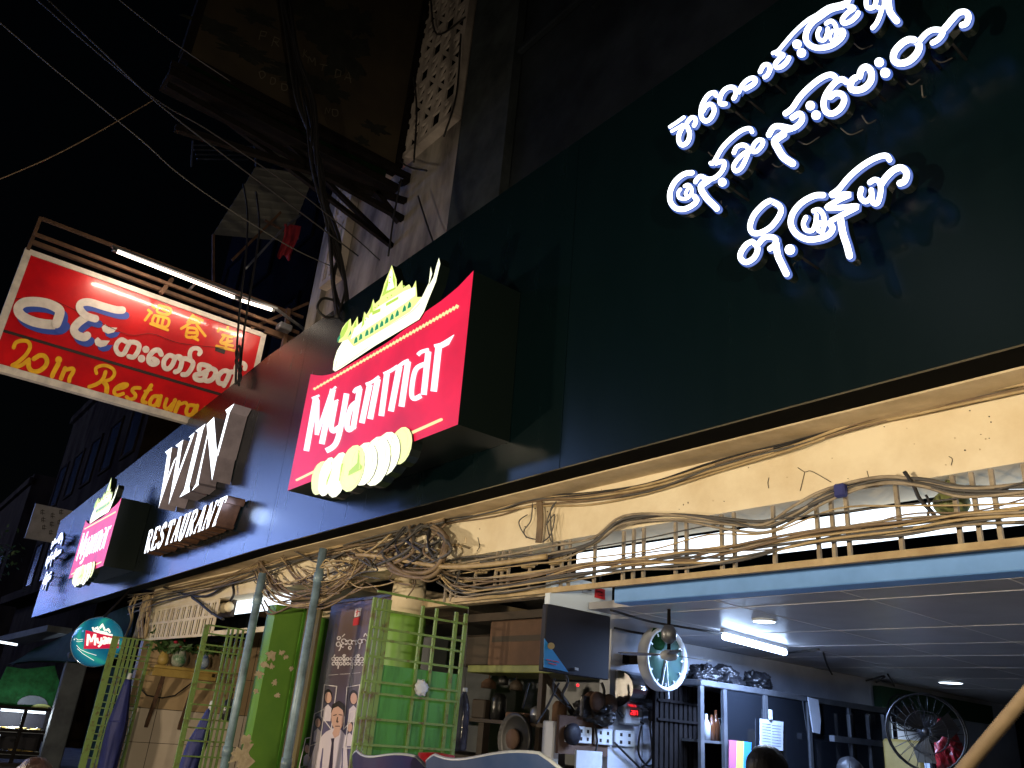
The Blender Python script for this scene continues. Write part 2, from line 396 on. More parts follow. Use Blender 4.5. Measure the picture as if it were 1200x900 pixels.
# pierced block screens
def screen(x0, x1, z0, z1):
    fr = MB(); fr.box((x0 - .1, 4.84, z0 - .1), (x0, 4.998, z1)); fr.box((x1, 4.84, z0 - .1), (x1 + .1, 4.998, z1)); fr.box((x0, 4.84, z0 - .1), (x1, 4.998, z0))
    s = fr.build('screen_frame', 'lattice', bld)
    q = MB(); n = max(3, round((x1 - x0) / .30)); dx = (x1 - x0) / n; z = z0; k = 0
    HZ = .34
    while z < z1 - .1:
        for i in range(n):
            a = x0 + i * dx
            q.bar((a, 4.872, z), (a, 4.872, z + HZ), .10, .034, up=(0, 1, 0))
            if (i + k) % 2: q.bar((a, 4.872, z), (a + dx, 4.872, z + HZ), .075, .03, up=(0, 1, 0))
            elif (i + 2 * k) % 3: q.bar((a, 4.874, z + HZ), (a + dx, 4.874, z), .075, .03, up=(0, 1, 0))
        q.box((x0, 4.856, z + .29), (x1, 4.89, z + .37)); z += HZ; k += 1
    q.build('pierced_blocks', 'lattice', s)
    MB().box((x0, 4.975, z0), (x1, 4.996, z1)).build('shade_sheet', 'black_void', s)  # near-black sheet painting in the darkness behind the blocks
screen(Xat(462, 100, 5), Xat(543, 100, 5), P(470, 195, Y=5).z, 17.5)
screen(xc + .42, Xat(415, 250, 5), P(385, 335, Y=5).z, P(385, 190, Y=5).z)
# soot streaks, cornice, drain pipes
m = MB(); m.tube([P(404, 215, Y=4.9), P(380, 330, Y=4.9)], .05, 8); m.tube([P(412, 218, Y=4.9), P(392, 325, Y=4.9)], .035, 8); m.build('drain_pipe', 'pipe_blue', bld)

# ---- canopy slab, beam and piers of the shopfront
shop = empty('shopfront', (-5, BY, .45), 'cream shopfront beam, piers and soffit under the green fascia', 'shopfront')
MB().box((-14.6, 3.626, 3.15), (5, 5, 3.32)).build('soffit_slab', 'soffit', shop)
m = MB(); m.box((-14.35, BY, 2.81), (5, BY + .32, 3.149)); m.build('beam', 'cream', shop)
for q in ([(935, 548), (943, 553), (950, 552), (962, 558), (974, 565)], [(943, 553), (941, 562), (938, 575)], [(901, 560), (900, 566), (901, 572)], [(1112, 535), (1116, 538), (1115, 545)], [(1016, 552), (1018, 560)], [(560, 630), (562, 640), (559, 646)]):
    m = MB(); ribbon(m, q, .8, on(Y=BY - .002), (0, .0012, 0), 0, 0); m.build('crack', 'grout', shop)
random.seed(33)
for k in range(34):
    px = random.uniform(560, 1195); t = random.random(); py = (610 - (px - 530) * .235) * (1 - t) + (650 - (px - 530) * .17) * t
    m = MB(); dot(m, (px, py), random.uniform(.5, 1.3), on(Y=BY - .002), (0, .0012, 0), 0, 0, ry=random.uniform(.4, 1.2), n=8); m.build('stain_spot', random.choice(['cable_brown', 'grout', 'soffit']), shop)
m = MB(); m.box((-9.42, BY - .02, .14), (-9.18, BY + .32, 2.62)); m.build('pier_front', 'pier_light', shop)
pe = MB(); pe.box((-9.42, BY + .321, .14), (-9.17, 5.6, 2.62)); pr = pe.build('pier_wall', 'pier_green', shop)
# peeled patches of paint, a little sunk chips of bare plaster on the green wall
m = MB(); random.seed(11)
for (px, py, r) in ((317, 768, 5), (310, 778, 4), (304, 790, 4), (318, 781, 3), (322, 800, 3), (300, 810, 2.5), (330, 765, 3), (341, 783, 2.5), (285, 886, 11), (288, 868, 5), (335, 770, 2.5), (325, 815, 2.5)):
    c = P(px, py, X=-9.168); R = r / 945 * 10.5
    pts = []
    for k in range(19):
        a = 2 * math.pi * k / 19; rr = R * random.uniform(.5, 1.45); pts.append(c + Vector((0, rr * math.cos(a), rr * math.sin(a) * .9)))
    m = MB(); m.prism(pts, (.004, 0, 0)); m.build('paint_chip', 'bare_plaster', pr)
m = MB(); m.box((P(352, 760, Y=3.95).x, 3.95, .14), (P(368, 760, Y=3.95).x, 3.98, 2.62)); m.build('post', 'olive_post', shop)
m = MB(); m.box((-9.17, 4.4, 2.55), (-5.0, 4.5, 2.62)); m.build('lintel', 'soffit', shop)
m = MB(); m.box((-9.16, 5.55, .14), (-5.0, 5.65, 2.6)); m.build('back_wall', 'tile_grey', shop)
# tiled end wall of the left bay
m = MB(); m.box((-14.4, BY, .14), (-14.25, 8, 1.34)); m.build('tiled_wall', 'tile_white', shop)
m = MB(); m.box((-14.4, BY, 1.35), (-14.25, 8, 2.81)); m.build('tiled_wall', 'tile_beige', shop)
m = MB()
for y in (4.3, 4.78, 5.26, 5.74, 6.22): m.box((-14.252, y, .14), (-14.247, y + .008, 2.6))
for z in (.85, 1.342, 1.9): m.box((-14.2525, 4, z), (-14.2465, 8, z + .008))
m.build('tile_joints', 'grout', shop)
MB().box((-14.25, 7.9, .14), (-9.4, 8, 3.1)).build('back_wall', 'dark_concrete', shop)
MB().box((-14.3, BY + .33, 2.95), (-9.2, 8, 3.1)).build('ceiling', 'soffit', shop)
# round column with a cream head
m = MB(); c = P(480, 690, Y=4.3); m.lathe((c.x, 4.3, 0), [(.20, .14), (.20, 2.42), (.19, 2.47)], 20); m.build('column', 'pier_light', shop)
m = MB(); m.lathe((c.x, 4.3, 0), [(.17, 2.47), (.165, 2.82)], 20); m.build('column_head', 'cream', shop)

# ---- dining room: ceiling, walls, beam
room = empty('dining_room', (-3, 6, .45), 'dim dining room with dark glossy panel ceiling and blue beam', 'room')
CZ = 2.37
m = MB(); m.box((-4.36, 4.16, CZ), (6, 4.6, CZ + .05)); m.build('ceiling', 'ceiling', room); MB().box((-5.0, 4.601, CZ), (6, 13, CZ + .05)).build('ceiling', 'ceiling', room)
m = MB()
for x in (-4.1, -3.25, -2.4, -1.55, -.7, .15, 1.0): m.box((x, 4.17, CZ - .002), (x + .009, 13, CZ + .001))
for y in (4.45, 5.55, 6.35, 7.1, 8.0, 9.0, 10.2): m.box((-4.36 if y < 4.6 else -5, y, CZ - .0025), (6, y + .009, CZ + .0008))
m.build('ceiling_seams', 'ceiling_seam', room)
MB().box((-3.95, 4.0, CZ), (6, 4.15, 2.49), bev=.006).build('blue_beam', 'blue_beam', room)
m = MB(); m.box((-5.12, 5.05, .45), (-5.0, 13, 2.368)); m.build('side_wall', 'inner_wall', room)
m = MB(); m.box((-5.12, 12.9, .45), (6, 13, 2.42)); m.build('rear_wall', 'dark_concrete', room)
m = MB(); m.box((-5.2, 4.3, 2.88), (6, 4.5, 3.1)); m.build('recess_shade', 'black_void', room)  # black box painting in the shade of the gap above the light strip
m = MB(); m.box((-4.99, 9.2, 2.08), (-4.9, 12.0, 2.3)); m.build('green_wall_panel', 'wall_green', room)
m = MB(); m.box((5.9, 4.2, .45), (6, 13, 2.42)); m.build('side_wall', 'dark_concrete', room)

# white light strip glowing behind the window grille
t = MB(); t.box((-4.62, 4.26, 2.645), (5, 4.29, 2.82)); ls = t.build('light_strip', 'strip_white'); tag(ls, 'long white glowing light strip behind the grille bars', 'light strip')

# ================================================================ FASCIA
fas = empty('fascia', (-9, FY, 3.1), 'long dark green glossy fascia panelled above the restaurant front', 'fascia')
def ztop(x): return 5.9 if x > -10 else 5.9 + (x + 10) * .0535
def zbot(x): return 3.155 if x > -9 else 3.155 + (x + 9) * .0145
xs = [-22.2, -16.9, -12.9, -8.75, -3.9, .9, 5]
for i in range(len(xs) - 1):
    a, b = xs[i] + .003, xs[i + 1] - .003
    brk = [a] + [k for k in (-10.0, -9.0) if a < k < b] + [b]
    pl = [(x, FY, zbot(x)) for x in brk] + [(x, FY, ztop(x)) for x in reversed(brk)]
    MB().prism(pl, (0, .02, 0)).build('panel', 'fascia', fas)
brk = [-22.19, -10, -9, 4.99]
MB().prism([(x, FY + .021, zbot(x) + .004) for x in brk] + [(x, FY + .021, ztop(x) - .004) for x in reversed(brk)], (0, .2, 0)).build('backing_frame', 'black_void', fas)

# ================================================================ BURMESE NEON WORDS (traced strokes laid on the plane just off the fascia)
NY = 3.15
npj = on(Y=NY)
A = (770, 90, 5.0); B = (890, 0, 6.6667); Cc = (920, 60, 7.5); D = (1000, 0, 7.5); E = (855, 170, 5.4545)
# each letter: list of (crop, width in crop pixels, points) ; a two-number point list is a dot (crop, radius, [centre])
NEON = [
 [(A, 20, [(75, 293), (115, 268), (158, 238)]), (A, 18, [(85, 318), (118, 300), (150, 282)]), (A, 27, [(152, 285), (128, 335), (128, 380), (150, 400), (180, 380), (192, 335), (178, 292)]), (A, 25, [(172, 268), (195, 240), (218, 240), (226, 262), (216, 285)])],
 [(A, 27, [(345, 108), (338, 93), (308, 102), (280, 137), (262, 185), (262, 235), (285, 262), (315, 250), (338, 210), (335, 178), (316, 165), (290, 180), (275, 208)])],
 [(A, 27, [(400, 158), (372, 158), (370, 125), (390, 85), (420, 65), (450, 65), (466, 88), (460, 118), (453, 130)])],
 [(A, 27, [(478, 90), (500, 50), (530, 20), (565, 8), (580, 25), (562, 50), (522, 74)])],
 [(B, 36, [(5, 560), (30, 515), (60, 505), (82, 522), (84, 550), (65, 590), (45, 606)])],
 [(B, 30, [(105, 415), (148, 395), (205, 330), (285, 242), (380, 160), (455, 118)]), (B, 37, [(135, 418), (185, 428), (155, 460), (125, 500), (135, 528), (172, 524), (212, 492), (234, 455)])],
 [(B, -36, [(293, 345)]), (B, -36, [(328, 413)])],
 [(B, 44, [(650, 50), (560, 75), (480, 130), (420, 175), (375, 240), (365, 310), (400, 358), (470, 380), (560, 365), (630, 320), (662, 275), (655, 248), (625, 262)]),
  (B, 34, [(520, 182), (560, 163), (592, 195), (602, 245), (600, 285)]), (B, 32, [(468, 220), (452, 260), (465, 305), (505, 312), (527, 270), (535, 225)]), (B, 26, [(565, 235), (548, 275), (560, 312), (592, 300)])],
 [(B, 42, [(455, 118), (540, 62), (640, 38), (690, 15), (705, -30)]), (B, 38, [(690, 45), (738, 62), (690, 100), (650, 150), (660, 182), (712, 170), (760, 130), (776, 105)])],
 [(D, 42, [(115, -40), (116, 50), (148, 72), (190, 55), (205, -10), (205, -50)]), (D, 38, [(200, 55), (238, 72), (268, 55), (272, -20), (270, -60)]), (D, 40, [(250, 70), (225, 150), (200, 205), (168, 245)]), (D, 58, [(300, -40), (312, 80), (345, 140), (380, 182)])],
 [(A, 30, [(205, 562), (160, 570), (110, 610), (80, 670), (80, 730), (110, 770), (160, 778), (210, 757), (238, 728), (225, 705)]), (A, 20, [(160, 640), (182, 632), (202, 655), (200, 690), (170, 715), (132, 710), (127, 680), (140, 662)]), (A, 18, [(178, 655), (165, 688), (185, 702)])],
 [(A, 26, [(315, 506), (333, 500), (380, 420), (440, 358), (500, 315), (545, 305), (560, 325)]), (A, 27, [(345, 505), (385, 495), (394, 518), (375, 560), (335, 595), (295, 600), (258, 585), (235, 605), (229, 618)]), (A, 36, [(300, 605), (255, 645), (285, 705), (330, 750), (350, 772)])],
 [(A, -25, [(382, 617)])],
 [(A, 26, [(450, 445), (466, 415), (500, 400), (530, 413), (535, 450), (500, 530), (466, 555), (452, 530), (475, 490), (520, 450), (560, 438)]), (A, 26, [(555, 430), (568, 395), (595, 370), (620, 377), (615, 405), (585, 438), (560, 440)])],
 [(A, 34, [(655, 340), (680, 300), (715, 290), (790, 305)]), (A, 42, [(740, 335), (690, 375), (705, 415), (740, 470), (795, 508)]), (Cc, 50, [(0, 545), (60, 500), (130, 400), (220, 310), (320, 235), (400, 207), (440, 228)]), (Cc, 50, [(60, 580), (125, 545), (148, 588), (120, 640), (60, 680), (-10, 690)])],
 [(Cc, -41, [(222, 478)]), (Cc, -41, [(272, 562)])],
 [(Cc, 52, [(535, 268), (500, 247), (440, 278), (370, 370), (342, 455), (360, 530), (420, 553), (490, 510), (527, 440), (508, 388), (455, 378), (408, 412)])],
 [(Cc, 58, [(655, 222), (672, 165), (715, 140), (757, 180), (757, 260), (700, 328), (625, 348), (582, 328), (592, 270), (625, 242)])],
 [(Cc, -42, [(827, 97)]), (Cc, -44, [(880, 190)])],
 [(D, 60, [(545, 360), (580, 400), (560, 470), (490, 540), (410, 560), (360, 530), (368, 460), (430, 390), (490, 357), (540, 358)]), (D, 48, [(575, 360), (640, 292), (700, 262), (765, 265), (788, 292), (750, 348), (700, 380)])],
 [(D, 54, [(775, 278), (820, 230), (880, 160), (930, 115), (990, 110), (1016, 150), (1000, 208), (962, 228)])],
 [(E, 35, [(270, 360), (320, 390), (325, 440), (270, 520), (200, 562), (150, 562), (135, 520), (160, 450), (220, 385), (265, 360)])],
 [(E, 35, [(150, 620), (180, 660), (160, 718), (110, 750), (75, 730), (75, 690), (110, 640), (148, 620)]), (E, 35, [(175, 640), (220, 592), (270, 588), (296, 605), (288, 640), (260, 664)]), (E, 42, [(295, 625), (305, 700), (332, 760), (362, 822)])],
 [(E, -33, [(385, 668)])],
 [(E, 38, [(598, 320), (540, 325), (460, 370), (405, 440), (395, 510), (430, 570), (500, 605), (580, 600), (640, 575), (665, 535), (645, 505)]), (E, 30, [(535, 420), (570, 413), (600, 450), (606, 510), (592, 560)]), (E, 30, [(485, 460), (470, 500), (485, 540), (528, 545), (550, 500), (556, 450)]), (E, 24, [(575, 490), (560, 540), (590, 556)])],
 [(E, 36, [(652, 315), (700, 280), (760, 210), (840, 140), (930, 87), (1000, 70), (1026, 97)]), (E, 34, [(655, 320), (768, 315), (700, 350), (622, 400), (700, 402), (820, 393), (740, 440), (655, 485)]), (E, 44, [(705, 460), (722, 560), (748, 640), (766, 708)])],
 [(E, 34, [(842, 280), (835, 330), (870, 362), (908, 330), (908, 290)]), (E, 34, [(895, 238), (930, 220), (960, 242), (966, 300), (948, 370), (918, 368), (912, 320)]), (E, 42, [(965, 250), (1000, 202), (1050, 157), (1100, 145), (1132, 180), (1120, 230), (1090, 246)])],
]
neon = empty('neon_words', P(925, 165, Y=NY + .22), 'glowing white Burmese lettering in three rows, large, at upper right of the fascia', 'neon sign', 'illuminated Burmese words on the fascia')
for li, letter in enumerate(NEON):
    a = MB(); b = MB(); st = []
    for k, (cr, w, pts) in enumerate(letter):
        q = T(cr, pts); s_ = cr[2]; lf = .0016 * k
        if w < 0:
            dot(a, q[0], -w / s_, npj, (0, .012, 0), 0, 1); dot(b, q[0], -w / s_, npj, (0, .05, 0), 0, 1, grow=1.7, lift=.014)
        else:
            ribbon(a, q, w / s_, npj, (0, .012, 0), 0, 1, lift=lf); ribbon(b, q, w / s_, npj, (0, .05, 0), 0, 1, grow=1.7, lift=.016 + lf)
        p0 = npj(*q[0]); (k == 0) and st.append(MB().tube([p0 + Vector((0, .06, 0)), Vector((p0.x, FY, p0.z))], .007, 6))
    L = a.build('letter', ['led_white', 'led_edge_halo'], neon)
    b.build('letter_back', ['led_edge_halo', 'black_box'], L)  # edge-lit back, drawn wider and glowing blue to imitate a halo
    for s_ in st: s_.build('standoff', 'cable_black', L)
# thin leads drooping behind the letters
random.seed(5)
for (px, py) in ((830, 178), (860, 160), (905, 192), (845, 235), (935, 165), (985, 150), (1010, 135), (1060, 92), (1080, 100), (920, 310), (1000, 50), (1090, 65)):
    p0 = P(px, py, Y=3.3); p1 = p0 + Vector((random.uniform(-.02, .09), .08, random.uniform(-.02, .05))); md = (p0 + p1) / 2 + Vector((0, -.02, -.05))
    cable(MB(), [p0, md, p1], .004).build('wire_lead', 'cable_grey', neon)
n2 = copy_tree(neon); n2['label'] = 'small white glowing Burmese lettering at the far left end of the fascia'
c2 = (P(64, 645, Y=NY)); n2.scale = (.80, .8, .78); n2.location = (c2.x - .35, FY - .03 , c2.z - .02)
n2.location.y = NY + .22

# ================================================================ BEER LIGHTBOX
LY = 2.93; lpj = on(Y=LY)
def logo(name_label):
    root = empty('lightbox_sign', P(455, 450, Y=FY), name_label, 'lightbox', 'red beer lightboxes on the fascia')
    box = MB()
    pl = catmull([(364, 438.5), (378, 440), (395, 435.5), (425, 418), (460, 397), (495, 368), (517, 352.5), (537, 336)], 3) + [(555, 317), (536.5, 497.5), (337, 575)]
    outline(box, pl, lpj, (0, FY - LY - .004, 0), 0, 1); box.build('box', ['logo_red', 'black_box'], root)
    k = (385, 295, 6.207); off = (0, .10, 0); lf = -.012
    pj = lambda px, py: lpj(px, py) + Vector((0, lf, 0))
    hull = T(k, [(40, 862), (46, 800), (70, 722), (112, 652), (150, 640), (190, 690), (300, 630), (450, 535), (600, 440), (690, 330), (738, 232), (752, 112), (762, 165), (735, 255), (772, 190), (795, 100), (812, 48), (821, 92), (790, 222), (740, 342), (702, 440), (668, 495), (560, 560), (350, 685), (100, 850), (58, 874)])
    h = MB(); outline(h, hull, pj, off, 0, 1); h.build('boat_hull', ['logo_pale', 'black_box'], root)
    pj2 = lambda px, py: lpj(px, py) + Vector((0, lf + .004, 0))
    pal = T(k, [(112, 655), (78, 664), (88, 605), (105, 556), (132, 520), (166, 488), (172, 548), (217, 472), (222, 545), (247, 520), (266, 438), (282, 460), (312, 408), (331, 346), (342, 382), (377, 350), (397, 290), (411, 236), (440, 165), (466, 98), (482, 150), (500, 205), (502, 262), (541, 210), (547, 265), (592, 240), (612, 272), (641, 212), (650, 332), (690, 332), (600, 445), (450, 540), (300, 636), (190, 696)])
    p_ = MB(); outline(p_, pal, pj2, off, 0, 1); p_.build('palace', ['logo_yellow', 'black_box'], root)
    d = MB(); pj3 = lambda px, py: lpj(px, py) + Vector((0, lf - .003, 0))
    for q in ([(170, 640), (200, 560), (300, 470), (380, 400), (560, 290), (640, 260), (640, 320), (560, 380), (350, 520)], [(410, 300), (440, 200), (466, 130), (480, 190), (490, 260)]):
        outline(d, T(k, q), pj3, (0, .004, 0), 0, 0)
    d.build('palace_walls', 'logo_pale', root)
    d = MB(); pj4 = lambda px, py: lpj(px, py) + Vector((0, lf - .006, 0))
    for q in ([(95, 640), (100, 590), (135, 535), (160, 500), (150, 560), (120, 620)], [(190, 560), (213, 492), (214, 550)], [(400, 330), (420, 270), (450, 180), (445, 250), (420, 320)], [(330, 440), (390, 415), (388, 440), (330, 466)], [(430, 380), (520, 330), (520, 350), (430, 402)], [(310, 450), (330, 372), (334, 440)], [(250, 560), (268, 460), (272, 530)], [(480, 150), (497, 210), (492, 270), (478, 210)], [(420, 300), (500, 262), (500, 276), (420, 316)]):
        d = MB(); outline(d, T(k, q), pj4, (0, .002, 0), 0, 0); d.build('gilded_tier', 'logo_lime', root)
    for (x, y) in ((350, 410), (375, 395), (440, 340), (470, 322), (455, 230), (462, 190), (440, 290), (560, 255), (300, 480), (280, 500)):
        d = MB(); dot(d, T(k, [(x, y)])[0], 1.0, pj4, (0, .002, 0), 0, 0, n=6); d.build('gilded_spot', 'logo_lime', root)
    d = MB()
    for (x, y) in ((210, 648), (245, 624), (290, 596), (326, 577), (362, 553), (398, 530), (435, 505), (473, 480), (511, 455), (563, 420), (600, 394)):
        d = MB(); outline(d, T(k, [(x - 14, y + 26), (x - 8, y - 4), (x + 2, y - 28), (x + 12, y - 12), (x + 12, y + 12)]), pj4, (0, .002, 0), 0, 0); d.build('green_window', 'logo_green', root)
    d = MB(); outline(d, T(k, [(160, 610), (172, 575), (176, 600), (150, 625)]), pj4, (0, .002, 0), 0, 0); d.build('green_window', 'logo_green', root)
    d = MB()
    outline(d, T(k, [(75, 664), (78, 635), (98, 605), (102, 625)]), pj4, (0, .002, 0), 0, 0)
    d.build('bird_crest', 'logo_green', root)
    d = MB()
    ribbon(d, T(k, [(200, 690), (420, 560), (600, 455), (680, 380)]), .5, pj4, (0, .002, 0), 0, 0); ribbon(d, T(k, [(70, 800), (85, 850), (300, 700)]), .5, pj4, (0, .002, 0), 0, 0)
    d.build('hull_lines', 'logo_yellow', root)
    # twisted rope of dashes
    d = MB(); a, b = (368.4, 455.8), (535.2, 359.5); n = 44
    for i in range(n):
        t = i / (n - 1); t2 = t + .012 * math.sin(0); x = a[0] + (b[0] - a[0]) * (t ** 1.0); y = a[1] + (b[1] - a[1]) * t
        s_ = .8 + .35 * t
        outline(d, [(x - 2.3 * s_, y + .3 * s_), (x - .4 * s_, y - 2.6 * s_), (x + 2.2 * s_, y - 1.2 * s_), (x + .6 * s_, y + 2.0 * s_)], on(Y=LY - .004), (0, .003, 0), 0, 0)
    ribbon(d, [a, b], 1.5, on(Y=LY - .003), (0, .002, 0), 0, 0, smooth=False)
    d.build('rope_border', 'logo_cream', root)
    # the word
    F6 = (350, 370, 5.29); F7 = (440, 380, 6.427); wp = on(Y=LY - .005); o = (0, .004, 0)
    words = [
     [(F6, 33, [(106, 505), (46, 838)]), (F6, 25, [(115, 520), (112, 738)]), (F6, 20, [(112, 738), (205, 465)]), (F6, 34, [(212, 455), (143, 795)]), (F6, 12, [(82, 512), (128, 494)]), (F6, 12, [(195, 478), (232, 440)])],
     [(F6, 30, [(228, 530), (208, 640), (202, 690), (215, 715), (255, 690)]), (F6, 32, [(296, 482), (262, 680), (240, 770), (215, 812), (172, 838)]), (F6, 10, [(212, 537), (245, 522)])],
     [(F6, 30, [(372, 528), (325, 568), (300, 670), (312, 708), (350, 680)]), (F6, 32, [(378, 450), (336, 700)]), (F6, 18, [(340, 478), (355, 455), (388, 440)])],
     [(F6, 33, [(440, 425), (390, 665)]), (F6, 34, [(490, 392), (442, 640)]), (F6, 18, [(416, 425), (455, 410), (500, 378)])],
     [(F7, 40, [(85, 370), (42, 690)]), (F7, 42, [(180, 315), (115, 655)]), (F7, 42, [(245, 280), (195, 620)]), (F7, 24, [(62, 375), (115, 350), (170, 315)]), (F7, 24, [(175, 318), (215, 288), (252, 272)])],
     [(F7, 34, [(370, 298), (300, 345), (272, 500), (288, 560), (345, 538)]), (F7, 42, [(397, 205), (362, 530)]), (F7, 26, [(318, 232), (345, 208), (402, 192)])],
     [(F7, 46, [(475, 165), (437, 505)]), (F7, 22, [(442, 163), (500, 150)])],
    ]
    for L in words:
        d = MB()
        for j, (cr, w, pts) in enumerate(L): ribbon(d, T(cr, pts), w / cr[2], lambda px, py, j=j: wp(px, py) - Vector((0, .0006 * j, 0)), o, 0, 0, caps=False, smooth=len(pts) > 2)
        if L is words[-1]: outline(d, T(F7, [(470, 150), (520, 122), (590, 78), (550, 152), (500, 178)]), on(Y=LY - .0062), o, 0, 0)
        d.build('letter', 'logo_white', root)
    d = MB(); ribbon(d, [(347.5, 562.5), (372, 550.5)], 2.6, on(Y=LY - .004), (0, .003, 0), 0, 0, smooth=False); d.build('rule', 'logo_cream', root); d = MB(); ribbon(d, [(478, 509), (517, 491.5)], 3.2, on(Y=LY - .004), (0, .003, 0), 0, 0, smooth=False)
    d.build('rule', 'logo_cream', root)
    # medals hanging over the lower edge
    F8 = (360, 490, 8.185)
    for j, (x, y, rx, ry, mt) in enumerate(((900, 265, 78, 178, 'logo_medal'), (118, 575, 55, 160, 'logo_medal'), (760, 342, 98, 208, 'logo_medal_white'), (190, 562, 60, 185, 'logo_medal_white'), (660, 412, 102, 235, 'logo_medal_white'), (292, 545, 72, 215, 'logo_medal_white'), (545, 440, 95, 205, 'logo_medal_white'), (430, 482, 88, 222, 'logo_medal'))):
        d = MB(); c = T(F8, [(x, y)])[0]; pj5 = on(Y=LY - .02 - .004 * j)
        dot(d, c, rx * 1.28 / 8.185, pj5, (0, .09, 0), 0, 1, ry=ry * 1.04 / 8.185, tilt=.24); md = d.build('medal', [mt, 'black_box'], root)
        d = MB(); n = 26; pts = []
        for q in range(n):
            a = 2 * math.pi * q / n; X_ = rx * 1.08 / 8.185 * math.cos(a); Y_ = ry * .88 / 8.185 * math.sin(a)
            pts.append((c[0] + X_ * math.cos(.22) - Y_ * math.sin(.22), c[1] + X_ * math.sin(.22) + Y_ * math.cos(.22)))
        ribbon(d, pts, .35, on(Y=LY - .022 - .004 * j), (0, .001, 0), 0, 0, closed=True); d.build('medal_ring', 'logo_yellow', md)
    d = MB(); pj6 = on(Y=LY - .058)
    outline(d, T(F8, [(492, 305), (478, 430), (400, 508), (392, 552), (520, 490), (528, 462), (500, 430), (500, 310)]), pj6, (0, .002, 0), 0, 0); outline(d, T(F8, [(185, 600), (235, 480), (215, 560), (180, 650)]), pj6, (0, .002, 0), 0, 0)
    outline(d, T(F8, [(330, 440), (345, 430), (310, 600), (300, 610)]), pj6, (0, .002, 0), 0, 0)
    d.build('medal_engraving', 'logo_lime', root)
    return root
L1 = logo('large red beer lightbox with gilded boat palace, in the middle of the fascia')
L2 = copy_tree(L1); L2['label'] = 'small distant red beer lightbox beside the far left Burmese lettering'
cL = P(455, 450, Y=LY); sc = .86
tgt = (P(102.2, 607.8, Y=LY) + P(78.9, 680, Y=LY) + P(142, 582, Y=LY) + P(121, 664, Y=LY)) / 4
cr = (P(364, 438, Y=LY) + P(337, 575, Y=LY) + P(555, 317, Y=LY) + P(536.5, 497.5, Y=LY)) / 4
L2.scale = (sc, 1, sc * 1.02); o1 = ORG[L1.name]
L2.location = (tgt.x - (cr.x - o1.x) * sc, L1.location.y, tgt.z - (cr.z - o1.z) * sc * 1.02)

# ================================================================ WIN / RESTAURANT CHANNEL LETTERS
wpj = on(Y=3.15); K = (180, 465, 6.425)
win = empty('channel_letter_sign', P(230, 560, Y=FY), 'white lit raised letters reading WIN RESTAURANT with deep sides', 'letter sign')
GL = {
 'W': [[(88, 415), (140, 378), (131, 420), (112, 560), (96, 640), (92, 652), (38, 838), (48, 780), (78, 600), (103, 438)], [(36, 838), (84, 660), (152, 478), (170, 452), (98, 655), (44, 815)], [(163, 367), (222, 322), (213, 357), (195, 470), (176, 600), (110, 815), (128, 720), (186, 380)], [(109, 815), (172, 600), (262, 350), (280, 303), (260, 305), (305, 266), (295, 297), (184, 600), (116, 795)]],
 'I': [[(315, 257), (390, 203), (372, 248), (268, 670), (272, 715), (195, 757), (230, 698), (335, 268)]],
 'N': [[(400, 207), (455, 153), (476, 425), (480, 440), (440, 630)], [(540, 100), (606, 51), (573, 115), (484, 445), (474, 425), (553, 128)], [(403, 275), (412, 262), (334, 645), (336, 662), (285, 707), (316, 655)]],
}
for ch, polys in GL.items():
    d = MB()
    for j, q in enumerate(polys): outline(d, T(K, q), lambda px, py, j=j: wpj(px, py) + Vector((0, .002 * j, 0)), (0, .24, 0), 0, 1)
    d.build('letter', ['led_word', 'letter_side'], win)
# serif capitals drawn in a unit cell: strokes (width, points)
SER = {
 'R': [(.17, [(.22, 0), (.22, 1)]), (.10, [(.22, .95), (.6, .95), (.78, .82), (.78, .65), (.6, .52), (.22, .5)]), (.17, [(.45, .52), (.85, .0)]), (.08, [(.05, .03), (.4, .03)]), (.08, [(.05, .97), (.3, .97)])],
 'E': [(.17, [(.22, 0), (.22, 1)]), (.09, [(.08, .96), (.82, .96)]), (.09, [(.22, .5), (.66, .5)]), (.09, [(.08, .04), (.85, .04)]), (.08, [(.82, .98), (.82, .78)]), (.08, [(.85, .02), (.85, .24)])],
 'S': [(.15, [(.78, .8), (.68, .93), (.45, .97), (.24, .86), (.22, .68), (.45, .54), (.7, .42), (.78, .26), (.64, .08), (.42, .03), (.24, .1), (.18, .24)])],
 'T': [(.17, [(.5, 0), (.5, 1)]), (.09, [(.06, .96), (.94, .96)]), (.08, [(.06, .98), (.06, .76)]), (.08, [(.94, .98), (.94, .76)]), (.08, [(.3, .03), (.7, .03)])],
 'A': [(.08, [(.12, 0), (.5, 1)]), (.18, [(.5, 1), (.86, 0)]), (.08, [(.25, .34), (.74, .34)]), (.07, [(.0, .03), (.28, .03)]), (.07, [(.66, .03), (1, .03)])],
 'U': [(.17, [(.2, 1), (.2, .3), (.34, .05), (.6, .03), (.76, .2), (.78, 1)]), (.07, [(.04, .97), (.4, .97)]), (.07, [(.64, .97), (.94, .97)])],
 'N': [(.08, [(.16, 0), (.16, 1)]), (.18, [(.16, .98), (.84, .02)]), (.08, [(.84, 0), (.84, 1)]), (.07, [(.02, .03), (.32, .03)]), (.07, [(.7, .97), (1, .97)])],
}
bl, tl, br, tr = [wpj(165 + x / 9.6, 570 + y / 9.6) for x, y in ((28, 752), (85, 505), (868, 418), (985, 102))]
word = 'RESTAURANT'
